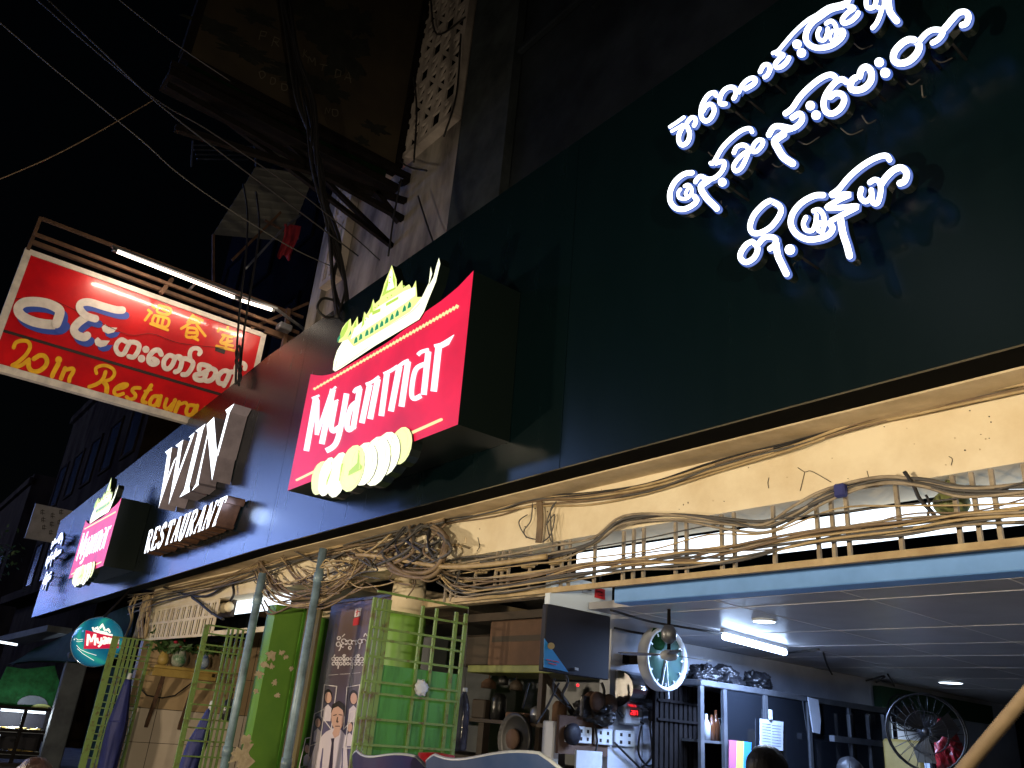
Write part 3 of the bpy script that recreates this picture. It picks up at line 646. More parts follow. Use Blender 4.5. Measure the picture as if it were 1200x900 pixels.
for i, ch in enumerate(word):
    d = MB(); u0 = i / 10 + .008; u1 = (i + 1) / 10 - .006
    def upj(u, v, k=0): 
        U = u0 + (u1 - u0) * u; a = bl.lerp(br, U); b = tl.lerp(tr, U); return a.lerp(b, v) + Vector((0, .001 * k, 0))
    for k, (w_, pts) in enumerate(SER[ch]):
        q = catmull(pts, 5) if len(pts) > 2 else pts; asp = ((br - bl).length * .09) / (tl - bl).length
        # ribbons are worked in a cell whose x is scaled to the letter's true width
        ribbon(d, [(x * asp, y) for x, y in q], w_ * asp * 1.75, lambda x, y, k=k: upj(x / asp, y, k), (0, .225, 0), 0, 1, smooth=False, caps=False, ramp=.0001)
    d.build('letter', ['led_word', 'letter_side_bronze'], win)
for (x, z, e) in ((-9.6, 3.66, 2.2),):
    pl = bpy.data.lights.new('added_sign_glow', 'POINT'); pl.energy = e; pl.color = (.45, .62, 1); pl.shadow_soft_size = .11; ob = bpy.data.objects.new('added_sign_glow', pl); COL.objects.link(ob); ob.parent = win; ob.location = Vector((x, 3.22, z)) - ORG[win.name]  # unseen lamp added for the blue-white glow beside the last letter

# ================================================================ RED HANGING SIGN (plane X = SX, facing the camera side)
SX = -13.2; sp = on(X=SX)
hs = empty('hanging_sign', (SX, 4.9, 6.6), 'big red painted hanging sign with white, blue and yellow lettering under a fluorescent tube', 'hanging sign')
y0, z0 = P(0, 437, X=SX).y, P(20, 490, X=SX).z
co = [P(20, 287, X=SX), P(312, 392, X=SX), P(-14, 433, X=SX)]
yl = P(5, 360, X=SX).y; yr = P(312, 392, X=SX).y; zt = P(20, 287, X=SX).z; zb = (P(0, 439, X=SX).z + P(230, 496, X=SX).z) / 2
MB().box((SX - .09, yl + .08, zb + .1), (SX, yr - .08, zt - .08)).build('sign_panel', 'sign_red', hs)
f = MB(); e = .018
f.box((SX - .1, yl - .01, zt - .085), (SX + e, yr, zt)); f.box((SX - .1, yl - .01, zb), (SX + e, yr, zb + .105)); f.box((SX - .1, yl - .01, zb + .105), (SX + e, yl + .09, zt - .085)); f.box((SX - .1, yr - .09, zb + .105), (SX + e, yr, zt - .085))
f.build('sign_frame', 'sign_frame', hs)
o = (-.004, 0, 0)
def sp_(l): return lambda px, py: P(px, py, X=SX + .0045 + l)
def strokes(name, matname, items, parent, proj, off, lift=.0006, caps=True, each=True):
    d = MB()
    for j, (cr, w, pts) in enumerate(items):
        dv = Vector(off).normalized() * (-lift * j) if Vector(off).length else Vector()
        pj = lambda px, py, dv=dv: proj(px, py) + dv
        q = T(cr, pts)
        if w < 0: dot(d, q[0], -w / cr[2], pj, off, 0, 0)
        else: ribbon(d, q, w / cr[2], pj, off, 0, 0, caps=caps, smooth=len(pts) > 2)
    return d.build(name, matname, parent)
R1 = (0, 320, 7.5); R2 = (120, 370, 6.667); R3 = (150, 340, 8.571); R4 = (0, 385, 9.23); R5 = (100, 410, 7.5)
sh = (30, 48)
Wa = [(R1, 84, [(545, 420), (500, 450), (400, 448), (290, 425), (190, 375), (158, 315), (200, 265), (290, 252), (410, 268), (500, 308), (525, 350), (495, 445)])]
Ng = [(R1, 66, [(1075, 325), (1015, 322), (900, 290), (785, 256), (715, 265), (700, 310), (745, 368), (800, 392), (838, 402)]), (R1, 72, [(760, 385), (690, 435), (650, 490), (672, 540), (735, 565), (765, 550)])]
def shift(it, d): return [(c, w, [(x + d[0], y + d[1]) for x, y in p]) for c, w, p in it]
m1 = [(925, 448), (952, 475), (1032, 480), (1002, 520), (950, 534), (905, 512), (893, 475)]; m2 = [(860, 562), (890, 590), (966, 594), (932, 640), (882, 652), (840, 632), (828, 590)]
strokes('shadow_letters', 'paint_blue', shift(Wa, sh) + shift(Ng, sh), hs, sp_(0), o)
d = MB()
for q in (m1, m2): outline(d, T(R1, [(x + 26, y + 40) for x, y in q]), sp_(0), o, 0, 0)
d.build('shadow_letters', 'paint_blue', hs)
strokes('letter', 'paint_white', Wa, hs, sp_(.006), o); strokes('letter', 'paint_white', Ng, hs, sp_(.006), o)
d = MB()
for q in (m1, m2): outline(d, T(R1, q), sp_(.006), o, 0, 0)
d.build('letter', 'paint_white', hs)
strokes('letter', 'paint_white', [(R2, 38, [(188, 205), (150, 187), (115, 215), (105, 260), (130, 298), (165, 298), (190, 255), (215, 205)]), (R2, 38, [(205, 208), (250, 207), (285, 228), (280, 272), (245, 322), (206, 318)])], hs, sp_(0), o)
strokes('letter', 'paint_white', [(R2, -28, [(340, 263)]), (R2, -30, [(306, 335)])], hs, sp_(0), o)
strokes('letter', 'paint_white', [(R2, 40, [(460, 302), (440, 270), (402, 275), (365, 320), (365, 362), (400, 380), (430, 360), (400, 338)])], hs, sp_(0), o)
strokes('letter', 'paint_white', [(R2, 38, [(560, 322), (520, 310), (482, 350), (482, 400), (512, 415), (545, 385), (570, 330), (602, 320), (620, 352), (602, 420), (568, 440)]), (R2, 38, [(605, 335), (660, 337), (705, 362), (700, 402), (662, 455), (626, 460)]), (R2, 34, [(690, 352), (682, 300), (700, 262), (740, 255), (766, 280), (755, 300)])], hs, sp_(0), o)
strokes('letter', 'paint_white', [(R2, 38, [(755, 420), (762, 385), (800, 385), (842, 408), (780, 450), (727, 462), (727, 492), (762, 505), (800, 498)]), (R2, 38, [(842, 408), (884, 430), (872, 480), (832, 510), (797, 498), (812, 450)])], hs, sp_(0), o)
strokes('letter', 'paint_white', [(R2, 38, [(940, 532), (907, 520), (907, 470), (945, 432), (987, 440), (982, 480), (948, 545)]), (R2, 38, [(990, 442), (1030, 440), (1042, 470), (1010, 560)]), (R2, 34, [(1040, 420), (1050, 388), (1090, 368), (1116, 388), (1112, 415)])], hs, sp_(0), o)
yw = 27
strokes('letter', 'paint_yellow', [(R3, yw, p) for p in ([(240, 150), (265, 178)], [(205, 200), (238, 228)], [(172, 300), (218, 238)], [(312, 155), (295, 218), (400, 245), (428, 190), (312, 155)], [(340, 190), (392, 215)], [(265, 255), (250, 330), (380, 370), (405, 290), (265, 255)], [(310, 270), (292, 335)], [(356, 285), (340, 350)], [(225, 338), (398, 402)])], hs, sp_(0), o)
strokes('letter', 'paint_yellow', [(R3, yw, p) for p in ([(652, 252), (600, 322)], [(650, 262), (748, 306)], [(640, 290), (700, 305)], [(600, 322), (722, 332)], [(535, 387), (642, 320)], [(690, 350), (776, 460)], [(600, 380), (588, 470), (690, 462), (680, 390), (600, 380)], [(608, 428), (692, 430)], [(640, 470), (702, 502)])], hs, sp_(0), o)
strokes('letter', 'paint_yellow', [(R3, yw, p) for p in ([(920, 385), (905, 412)], [(920, 390), (1082, 430), (1070, 462)], [(1002, 372), (998, 398)], [(950, 450), (1042, 472)], [(970, 460), (930, 530), (1042, 512)], [(1000, 490), (980, 590)], [(890, 562), (1062, 607)], [(940, 535), (1050, 560)])], hs, sp_(0), o)
strokes('letter', 'paint_yellow', [(R4, 42, [(147, 205), (170, 155), (230, 132), (300, 142), (325, 200), (275, 290), (185, 370), (132, 400), (162, 422), (240, 392), (312, 335)]), (R4, 50, [(312, 360), (312, 420), (352, 462), (420, 460), (488, 410), (508, 350), (480, 300), (430, 292), (392, 312), (365, 330)])], hs, sp_(0), o)
strokes('letter', 'paint_yellow', [(R4, 52, [(630, 385), (578, 480), (565, 515)]), (R4, -38, [(635, 337)])], hs, sp_(0), o)
strokes('letter', 'paint_yellow', [(R4, 48, [(705, 430), (660, 540)]), (R4, 44, [(720, 445), (780, 432), (795, 460), (755, 530), (748, 570)])], hs, sp_(0), o)
strokes('letter', 'paint_yellow', [(R5, 30, [(98, 205), (92, 165), (130, 142), (190, 140), (243, 170), (255, 215), (222, 258), (170, 275)]), (R5, 34, [(178, 195), (152, 260), (102, 300), (34, 325)]), (R5, 42, [(162, 282), (188, 320), (186, 372)])], hs, sp_(0), o)
for L in ([(R5, 31, [(270, 345), (340, 330), (370, 305), (330, 302), (272, 332), (252, 375), (282, 400), (332, 385)])],
          [(R5, 32, [(480, 335), (432, 335), (412, 360), (440, 395), (430, 425), (387, 435), (362, 415)])],
          [(R5, 36, [(580, 312), (530, 390), (502, 450), (530, 464)]), (R5, 20, [(522, 360), (582, 352)])],
          [(R5, 34, [(650, 410), (600, 410), (567, 460), (582, 495), (620, 480), (650, 420)]), (R5, 34, [(665, 405), (642, 488)])],
          [(R5, 32, [(715, 432), (697, 500), (722, 520), (770, 472)]), (R5, 34, [(790, 440), (752, 530)])],
          [(R5, 36, [(825, 460), (792, 543)]), (R5, 28, [(835, 477), (880, 462), (890, 477)])],
          [(R5, 34, [(960, 490), (910, 490), (887, 540), (902, 575), (940, 560), (970, 502)]), (R5, 34, [(985, 490), (957, 588)])],
          [(R5, 34, [(1058, 508), (1020, 600)]), (R5, 32, [(1062, 530), (1110, 522), (1108, 570), (1092, 622)])],
          [(R5, 36, [(1190, 500), (1152, 640)]), (R5, 20, [(1140, 545), (1200, 552)])]):
    strokes('letter', 'paint_yellow', L, hs, sp_(0), o)
d = MB(); ribbon(d, [(-8, 384), (268, 465)], 3.2, sp_(0), o, 0, 0, smooth=False, caps=False); d.build('dividing_line', 'black_line', hs)
d = MB(); outline(d, [(252, 411), (253, 404), (265, 408), (263, 415)], sp_(.002), (-.006, 0, 0), 0, 0); d.build('fitting', 'black_line', hs)
d = MB(); ribbon(d, [(10, 350), (60, 352), (105, 372), (150, 392), (178, 391), (210, 402), (262, 408)], .5, sp_(.008), o, 0, 0); d.build('crack', 'black_line', hs)
# pipe frame carrying the sign
fr = MB(); X1 = SX + .06
def xp(px, py, dx=.06): return P(px, py, X=SX + dx)
fr.bar(xp(48, 255), xp(33, 292), .05); fr.bar(xp(48, 256), xp(355, 372, .02), .05); fr.bar(xp(36, 283), xp(345, 398, .05), .07, .06); fr.bar(xp(40, 274, .2), xp(350, 390, .2), .05)
fr.bar(xp(202, 327, .1), xp(188, 344, .25), .05); fr.bar(xp(310, 388), (SX + .05, 5.0, xp(310, 388).z), .06); fr.bar(xp(338, 362, .1), xp(332, 410, .1), .07); fr.bar((SX, 4.7, zt + .5), (SX, 4.7, zb - .4), .07)
fr.bar((SX, yr - .3, zt), (SX, 5.0, zt + .9), .05)
fr.build('pipe_frame', 'rust', hs)
# fluorescent tubes over the sign
TX = SX + .68
ta, tb, tc_, td = P(134, 293.5, X=TX), P(277, 349.5, X=TX), P(280, 351, X=TX), P(321, 364, X=TX)
tl_ = empty('fluorescent_lamp', (ta + td) / 2 + Vector((0, 0, .05)), 'warm white fluorescent tube lamp held out over the red hanging sign', 'lamp')
m = MB(); m.tube([ta, tb], .026, 10); m.build('tube', 'tube_warm', tl_)
for e0, e1 in ((ta, tb), (tc_, td)):
    u_ = (e1 - e0).normalized(); MB().tube([e0 - u_ * .03, e0 + u_ * .04], .03, 10).build('end_cap', 'dull_metal', tl_); MB().tube([e1 - u_ * .04, e1 + u_ * .01], .03, 10).build('end_cap', 'dull_metal', tl_)
m = MB(); m.tube([tc_, td], .026, 10); m.build('tube', 'tube_warm', tl_)
m = MB(); m.bar(ta + Vector((0, -.05, .05)), td + Vector((0, .05, .05)), .055, .04); m.bar(td + Vector((0, .02, .05)), (SX + .2, 4.95, td.z + .1), .04); m.bar(((ta + td) / 2) + Vector((0, 0, .06)), ((ta + td) / 2) + Vector((-.6, 0, .04)), .03); m.build('batten', 'dull_metal', tl_)
pl = bpy.data.lights.new('tube_light', 'AREA'); pl.shape = 'RECTANGLE'; pl.size = .05; pl.size_y = (td - ta).length; pl.energy = 45; pl.color = (1, .80, .6)
ob = bpy.data.objects.new('tube_light', pl); COL.objects.link(ob); ob.parent = tl_; ob.location = (0, 0, -.09)
dirv = Vector((-.75, 0, -.65)); zz = -dirv.normalized(); yy = Vector((0, 1, 0)); ob.rotation_euler = Matrix((yy.cross(zz), yy, zz)).transposed().to_euler()
pt = bpy.data.lights.new('tube_spill', 'POINT'); pt.energy = 6; pt.shadow_soft_size = .3; pt.color = (1, .78, .55)
ob = bpy.data.objects.new('tube_spill', pt); COL.objects.link(ob); ob.parent = tl_; ob.location = td + Vector((.1, .0, .0)) - ORG[tl_.name]
# small camera-like junction on the bracket
m = MB(); c = P(333, 384, X=SX + .3); m.box(c - Vector((.1, .12, .06)), c + Vector((.1, .12, .06)), bev=.02); m.bar(c, c + Vector((-.3, .1, .1)), .04)
tag(m.build('junction_box', 'dull_metal'), 'small grey junction box on the bracket at the right end of the red sign', 'junction box')

# ================================================================ BIG UNLIT BILLBOARD ABOVE
BX = -10.0; bp = on(X=BX)
bb = empty('billboard', (BX, 4.9, 9.2), 'large unlit brown billboard with faint lettering high up on iron arms', 'billboard')
byl, byr, bzb, bzt = P(205, 90, X=BX).y, P(468, 185, X=BX).y, P(205, 92, X=BX).z, 14.6
bzb = (P(213, 70, X=BX).z + P(465, 188, X=BX).z) / 2
MB().box((BX - .1, byl + .1, bzb), (BX, byr - .06, bzt)).build('board_panel', 'board_brown', bb)
f = MB(); f.box((BX - .14, byl, bzb - .12), (BX + .05, byr, bzb)); f.box((BX - .14, byl - .02, bzb), (BX + .05, byl + .1, bzt)); f.box((BX - .14, byr - .06, bzb), (BX + .05, byr + .06, bzt)); f.box((BX - .3, byl - .1, bzb - .55), (BX + .15, byr, bzb - .42)); f.build('board_frame', 'dark_iron', bb)
m = MB(); m.box((BX - .2, byl + .1, bzb - .42), (BX + .03, byr - .2, bzb - .13)); m.build('lower_strip', 'tarp_green', bb)
m = MB()
for (a, b_) in (((195, 100), (552, 302)), ((205, 150), (520, 250)), ((200, 75), (548, 240)), ((470, 215), (560, 180)), ((500, 38), (548, 128)), ((497, 20), (600, 25)), ((500, 30), (555, 60)), ((440, 225), (468, 260))):
    m.bar(P(*a, X=BX + .1), P(*b_, X=BX + .1), .09)
for y in (byl + .3, 3.0): m.bar((BX - .1, y, bzb - .5), (BX - .1, 5.0, bzb - 1.4), .07)
for z in (bzb + .3, 12.6): m.bar((BX - .05, byr, z), (BX - .05, 5.0, z), .07)
m.build('iron_arms', 'dark_iron', bb)
random.seed(3)
d = MB()
for (cx, cy, rx, ry) in ((250, 30, 32, 9), (290, 62, 38, 10), (270, 45, 24, 6), (375, 20, 46, 30), (400, 60, 34, 34), (345, 90, 36, 14), (385, 105, 24, 14), (440, 150, 17, 7), (425, 165, 9, 5), (300, 20, 26, 9), (420, 25, 20, 18)):
    pts = []
    for k in range(64):
        a = 2 * math.pi * k / 64; r = .85 + .22 * math.sin(5 * a + cx) + .12 * math.sin(11 * a + cy) + random.uniform(-.16, .16); pts.append((cx + rx * r * math.cos(a) , cy + ry * r * math.sin(a) + .35 * rx * r * math.cos(a)))
    outline(d, pts, on(X=BX + .006 + .0007 * cx / 100), (-.004, 0, 0), 0, 0)
d.build('painted_foliage', 'board_dark', bb)
Bt = (190, 0, 4.138)
for L in ([[(480, 150), (470, 192)], [(480, 150), (508, 156), (500, 176), (476, 172)]], [[(545, 178), (532, 222)], [(545, 178), (570, 190), (560, 205), (540, 200)], [(550, 205), (566, 226)]],
          [[(690, 240), (684, 275)], [(702, 245), (688, 260), (705, 278)]], [[(708, 305), (712, 275), (728, 300), (740, 280), (742, 318)]], [[(765, 310), (800, 318)], [(782, 314), (775, 342)]], [[(845, 335), (838, 375)], [(845, 335), (868, 345), (864, 370), (838, 375)]], [[(885, 385), (905, 350), (915, 400)], [(892, 375), (915, 380)]],
          [[(470, 350), (490, 345), (500, 365), (480, 380), (470, 350)]], [[(530, 375), (548, 382), (545, 405), (525, 405), (530, 375)]], [[(580, 405), (605, 412), (605, 435), (582, 435), (580, 405)]],
          [[(742, 490), (740, 520), (752, 530)], ], [[(790, 550), (795, 520), (808, 548), (815, 525)]], [[(825, 530), (850, 535), (850, 560), (828, 560), (825, 530)]]):
    d = MB()
    for q in L: ribbon(d, T(Bt, q), .9, on(X=BX + .016), (-.003, 0, 0), 0, 0, smooth=len(q) > 4, closed=False)
    d.build('letter', 'board_line', bb)

# ================================================================ AWNING AND WASHING BEYOND THE CORNER
AX = -14.6
aw = empty('balcony_awning', P(330, 240, X=AX), 'corrugated tin balcony awning jutting out beside the pale building corner', 'awning')
def sheet(mb, A_, B_, C_, D_, n=18, amp=.03):
    for i in range(n):
        t0, t1 = i / n, (i + 1) / n
        e0 = Vector((0, 0, amp * (i % 2))); e1 = Vector((0, 0, amp * ((i + 1) % 2)))
        mb.add([A_.lerp(B_, t0) + e0, A_.lerp(B_, t1) + e1, D_.lerp(C_, t1) + e1, D_.lerp(C_, t0) + e0, A_.lerp(B_, t0) + e0 + Vector((0, 0, -.02)), A_.lerp(B_, t1) + e1 + Vector((0, 0, -.02)), D_.lerp(C_, t1) + e1 + Vector((0, 0, -.02)), D_.lerp(C_, t0) + e0 + Vector((0, 0, -.02))],
               [(0, 1, 2, 3), (7, 6, 5, 4), (0, 4, 5, 1), (1, 5, 6, 2), (2, 6, 7, 3), (3, 7, 4, 0)])
m = MB(); sheet(m, P(300, 195, X=AX), P(250, 274, X=AX - 1), P(338, 282, X=AX), P(368, 205, X=AX + .6)); m.build('awning_sheet', 'awning_tin', aw)
m = MB(); sheet(m, P(320, 172, X=AX + .5), P(318, 190, X=AX + .5), P(362, 208, X=AX + .9), P(372, 193, X=AX + .9), 6); m.build('awning_sheet', 'awning_tin', aw)
m = MB(); m.bar(P(338, 240, X=AX), P(272, 305, X=AX), .05); m.bar(P(310, 258, X=AX), P(350, 280, X=AX), .04); m.bar(P(250, 275, X=AX - 1), P(250, 330, X=AX - 1), .05); m.build('awning_struts', 'rust', aw)
m = MB(); vs = []; nc, nr = 16, 12
for r_ in range(nr + 1):
    for c_ in range(nc + 1):
        u, v = c_ / nc, r_ / nr; wd = 1 - .25 * math.sin(v * 2.2); px = 343 - 9 * v + (u - .5) * 20 * wd + 1.5 * math.sin(5 * v); py = 262 + 3 * u + 38 * v + (3 * math.sin(u * 9) if r_ == nr else 0)
        vs.append(P(px, py, X=AX + .5 + .07 * math.sin(u * 14 + v * 2) * (.4 + v)))
k0 = len(vs); vs += [v + Vector((-.012, 0, 0)) for v in vs]; fs = [(r_ * (nc + 1) + c_, (r_ + 1) * (nc + 1) + c_, (r_ + 1) * (nc + 1) + c_ + 1, r_ * (nc + 1) + c_ + 1) for r_ in range(nr) for c_ in range(nc)]
m.add(vs, fs + [tuple(k0 + q for q in reversed(f)) for f in fs], 0, True); tag(m.build('hanging_cloth', 'cloth_red'), 'red cloth hung out to dry under the tin awning', 'cloth')
m = MB(); cable(m, [P(288, 315, X=AX + .5), P(330, 270, X=AX + .5), P(352, 252, X=AX + .5)], .022, 8); tag(m.build('washing_pole', 'dull_metal'), 'pale washing pole leaning under the tin awning', 'pole')
# balcony rails beyond
m = MB()
for k in range(4):
    a = P(225 + 2 * k, 170 + 5.5 * k, X=-20); b_ = P(300 - 3 * k, 172 + 5 * k, X=-20); m.bar(a, b_, .03)
m.bar(P(226, 165, X=-20), P(224, 195, X=-20), .04); m.bar(P(298, 165, X=-20), P(300, 195, X=-20), .04)
tag(m.build('balcony_rail', 'dull_metal'), 'thin pale balcony rails high up on the dark building at left', 'railing')

# ================================================================ NEIGHBOUR BUILDINGS
def block(name, x0, x1, y0, y1, z1, mt, label, floors=3, cols=3):
    r = empty(name, ((x0 + x1) / 2, (y0 + y1) / 2, 0), label, 'building')
    MB().box((x0, y0, 0), (x1, y1, z1)).build('wall', mt, r)
    c = MB(); c.box((x0 - .1, y0 - .15, z1 - .5), (x1 + .1, y0 - .001, z1 - .2)); c.build('cornice', mt, r)
    for i in range(floors):
        for j in range(cols):
            xa = x0 + (j + .25) * (x1 - x0) / cols; xb = x0 + (j + .75) * (x1 - x0) / cols; za = 5 + i * 3.2
            if za + 1.6 > z1 - .6: continue
            q = MB(); q.box((xa - .1, y0 - .06, za - .1), (xb + .1, y0 - .002, za)); q.box((xa - .1, y0 - .06, za + 1.6), (xb + .1, y0 - .002, za + 1.7)); q.box((xa - .1, y0 - .06, za), (xa, y0 - .002, za + 1.6)); q.box((xb, y0 - .06, za), (xb + .1, y0 - .002, za + 1.6))
            wn = q.build('window', mt, r); MB().box((xa, y0 - .02, za), (xb, y0 - .003, za + 1.6)).build('pane', 'window_dark', wn)
    return r
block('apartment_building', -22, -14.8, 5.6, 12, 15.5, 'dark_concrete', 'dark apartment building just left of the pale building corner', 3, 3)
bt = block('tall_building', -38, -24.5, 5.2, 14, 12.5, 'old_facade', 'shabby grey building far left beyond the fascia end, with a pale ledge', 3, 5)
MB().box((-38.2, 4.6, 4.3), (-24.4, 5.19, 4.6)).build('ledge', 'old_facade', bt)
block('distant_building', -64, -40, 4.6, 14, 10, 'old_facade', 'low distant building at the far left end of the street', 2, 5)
# white sign of the next shop
NX = -24.2
ns = empty('shop_sign', P(68, 615, X=NX), 'dim white shop sign with small dark characters behind the fascia end', 'shop sign')
a, b_ = P(42, 590, X=NX), P(84, 640, X=NX)
MB().box((NX - .1, min(a.y, b_.y), min(a.z, b_.z)), (NX, max(a.y, b_.y) + .6, max(a.z, b_.z))).build('sign_panel', 'white_sign', ns)
for (px, py) in ((50, 600), (51, 609), (52, 618), (62, 604), (61, 614), (72, 600), (70, 612), (60, 624), (70, 626)):
    d = MB()
    for (dx, dy) in (((-2, -2), (2, -1.4)), ((-2, 1), (2, 1.6)), ((0, -3), (-.4, 3)), ((-2, -2), (-2.2, 2.2))):
        ribbon(d, [(px + dx[0], py + dx[1]), (px + dy[0], py + dy[1])], .7, on(X=NX + .006), (-.004, 0, 0), 0, 0, smooth=False)
    d.build('character', 'black_line', ns)
# street tree at far left
tr_ = empty('street_tree', (-27, 1.5, 0), 'dark street tree at the far left edge by the old buildings', 'tree')
random.seed(21); m = MB(); m.tube([(-27, 1.5, 0), (-27.1, 1.6, 2), (-26.9, 1.5, 3.4)], .16, 8, r2=.09)
limbs = []
for k in range(7):
    a = k * .9; e_ = Vector((-26.9 + 1.3 * math.cos(a), 1.5 + 1.1 * math.sin(a), 4.2 + .25 * k)); m.tube([(-26.95, 1.5, 2.9 + .08 * k), (Vector((-26.95, 1.5, 3.3)) + e_) / 2 + Vector((0, 0, .2)), e_], .06, 6, r2=.02); limbs.append(e_)
m.build('trunk', 'bark', tr_)
m = MB()
for e_ in limbs:
    for q in range(150):
        v = Vector([random.gauss(0, .42) for _ in range(3)]) + e_; s_ = random.uniform(.05, .1)
        u = Vector([random.uniform(-1, 1) for _ in range(3)]).normalized() * s_; w_ = u.cross(Vector((random.uniform(-1, 1), .3, 1))).normalized() * s_ * .5
        m.add([v - u, v + w_, v + u, v - w_], [(0, 1, 2, 3)])
m.build('crown', 'leaf', tr_)

# ================================================================ OVERHEAD WIRES
def wire(name, pts, Y, r, mt, label, n=5):
    m = MB(); cable(m, [P(px, py, Y=Y) if Y > 0 else P(px, py, X=Y) for px, py in pts], r, n); return tag(m.build(name, mt), label, 'cable')
wire('overhead_wire', [(35, -8), (110, 58), (185, 118), (240, 150), (300, 190), (360, 232), (420, 282), (445, 305)], -8.3, .009, 'cable_black', 'overhead wire crossing diagonally from the top left to the palace lightbox')
wire('overhead_wire', [(48, -8), (120, 60), (186, 122), (280, 195), (330, 232), (420, 300)], -8.2, .010, 'cable_black', 'thicker black overhead wire running close below another from the top left')
wire('overhead_wire', [(-10, 18), (60, 78), (130, 135), (170, 168), (205, 200), (250, 233), (300, 265), (345, 292), (395, 315)], -8.6, .007, 'cable_grey', 'thin overhead wire entering at the left edge high above the red sign')
wire('overhead_wire', [(130, -8), (180, 32), (215, 58), (270, 95)], -9.0, .007, 'cable_grey', 'thin overhead wire crossing the top of the billboard')
wire('overhead_wire', [(-10, 214), (60, 184), (120, 152), (182, 116)], -8.25, .006, 'cable_brown', 'thin brown overhead wire rising to the right against the black sky')
random.seed(9)
bn = empty('cable_bundle', P(400, 350, Y=3.3), 'thick black bundle of cables dropping in front of the old building', 'cable bundle')
for k in range(7):
    j = lambda s_: random.uniform(-s_, s_)
    pts = [(328 + j(5) + k * 1.5, -10), (340 + j(5) + k * 2, 60), (352 + j(5) + k * 2, 120), (370 + j(6), 190 + j(5)), (382 + j(7), 235), (392 + j(8), 285), (398 + j(9), 330), (402 + j(10), 372)]
    m = MB(); cable(m, [P(px, py, X=-9.5 + 1.62 * i / 7 + .012 * k) for i, (px, py) in enumerate(pts)], random.choice((.014, .018, .024)), 6); m.build('cable', 'cable_black', bn)
m = MB(); cable(m, [P(px, py, X=-8.0) for px, py in ((392, 352), (378, 350), (372, 362), (384, 372), (400, 366), (392, 352))], .016, 6); m.build('cable_coil', 'cable_black', bn)
for q in ([(285, 215), (290, 250), (288, 300), (282, 350), (278, 400), (276, 450)], [(300, 225), (304, 262), (300, 300), (292, 350), (285, 395), (280, 452)]):
    wire('hanging_cable', q, 3.3, .017, 'cable_black', 'thin black cable hanging down across the ' + ('lamp and the end of the red sign' if q[0][0] == 285 else 'tube lamp just right of a similar one'))
m = MB()
for k in range(5):
    cable(m, [P(278 + k + random.uniform(-3, 3), 405 + 9 * i, Y=3.28) for i in range(6)], .014, 5)
tag(m.build('cable_knot', 'cable_black'), 'tangled black cable knot hanging at the right end of the red sign', 'cable knot')
for i, q in enumerate(([(468, 0), (480, 70), (488, 120), (485, 190)], [(505, 0), (512, 40), (545, 20)], [(440, 150), (470, 190), (500, 200)], [(540, 40), (535, 110), (520, 160)], [(470, 210), (462, 250), (455, 300)], [(490, 230), (500, 262), (508, 285)])):
    wire('wall_wire', q, 4.8, .016, 'cable_black', ['loose black wire on the pierced screen beside the billboard', 'loose wire looping at the very top beside the screen', 'loose wire sagging at the lower corner of the billboard', 'loose wire on the dark pilaster beside the screen', 'loose wire on the stained plaster below the billboard', 'short loose wire on the plaster just above the fascia'][i])
# ================================================================ WINDOW GRILLE UNDER THE BEAM
gr = empty('window_grille', (-2, BY, 2.46), 'tan iron grille hung under the cream beam in front of the light strip', 'window grille')
GYv = BY - .02
m = MB(); m.bar((-5.62, GYv, 2.455), (5, GYv, 2.455), .03, .035); m.bar((-5.62, GYv + .002, 2.60), (5, GYv + .002, 2.60), .018, .02); m.build('rail', 'cable_tan', gr)
bx = [519, 526, 532, 553, 577, 584, 592, 617, 644, 655, 664, 694, 728, 740, 752, 790, 803, 845, 860, 907, 959, 977, 995, 1056, 1125, 1148, 1172, 1212, 1240, 1262]
for px in bx:
    x = P(px, 706 - (px - 516) * .114, Y=GYv).x
    m = MB(); m.bar((x, GYv + .014, 2.455), (x, GYv + .014, 2.80), .02, .018); m.build('bar', 'bar_grey', gr)
# ================================================================ CABLE RUNS ALONG THE BEAM
random.seed(4)
def run(name, label, base, n, spread, Y, dY, r, mats, seg=5, jit=3.0):
    root = empty(name, P(*base[len(base) // 2], Y=Y), label, 'cables', 'cable runs along the shopfront beam')
    for k in range(n):
        o = (k / max(1, n - 1) - .5) * spread; ph = random.uniform(0, 6); pts = []
        for i, (px, py) in enumerate(base):
            pts.append(P(px, py + o + random.uniform(-jit, jit) * .6 + math.sin(ph + i * 1.1) * jit * .6, Y=Y - dY * random.random()))
        m = MB(); cable(m, pts, r * random.uniform(.75, 1.2), 6, seg); m.build('cable', random.choice(mats), root)
    return root
low = [(512, 672), (535, 684), (570, 687), (620, 682), (680, 672), (740, 663), (800, 656), (860, 647), (950, 632), (1050, 622), (1130, 611), (1215, 601)]
run('cable_run', 'thick bundle of tan cables tied across the lower half of the grille', low, 9, 15, BY - .06, .05, .0075, ['cable_tan', 'cable_tan', 'cable_brown', 'cable_grey', 'bar_grey'], jit=6.5)
up = [(500, 672), (540, 662), (600, 654), (650, 648), (695, 636), (730, 613), (790, 606), (850, 612), (895, 617), (930, 601), (970, 581), (1030, 563), (1080, 566), (1130, 575), (1215, 571)]
run('cable_run', 'looser tan cables humping up over the bottom of the cream beam', up, 6, 10, BY - .04, .04, .008, ['cable_tan', 'bar_grey', 'cable_brown', 'cable_grey'], jit=5)
run('cable_run', 'scattered thin strands strung loosely across the grille bars', [(540, 676), (600, 668), (680, 655), (760, 640), (830, 630), (900, 628), (980, 604), (1060, 592), (1140, 588), (1215, 580)], 3, 24, BY - .05, .05, .005, ['cable_brown', 'cable_grey', 'cable_tan'], jit=10)
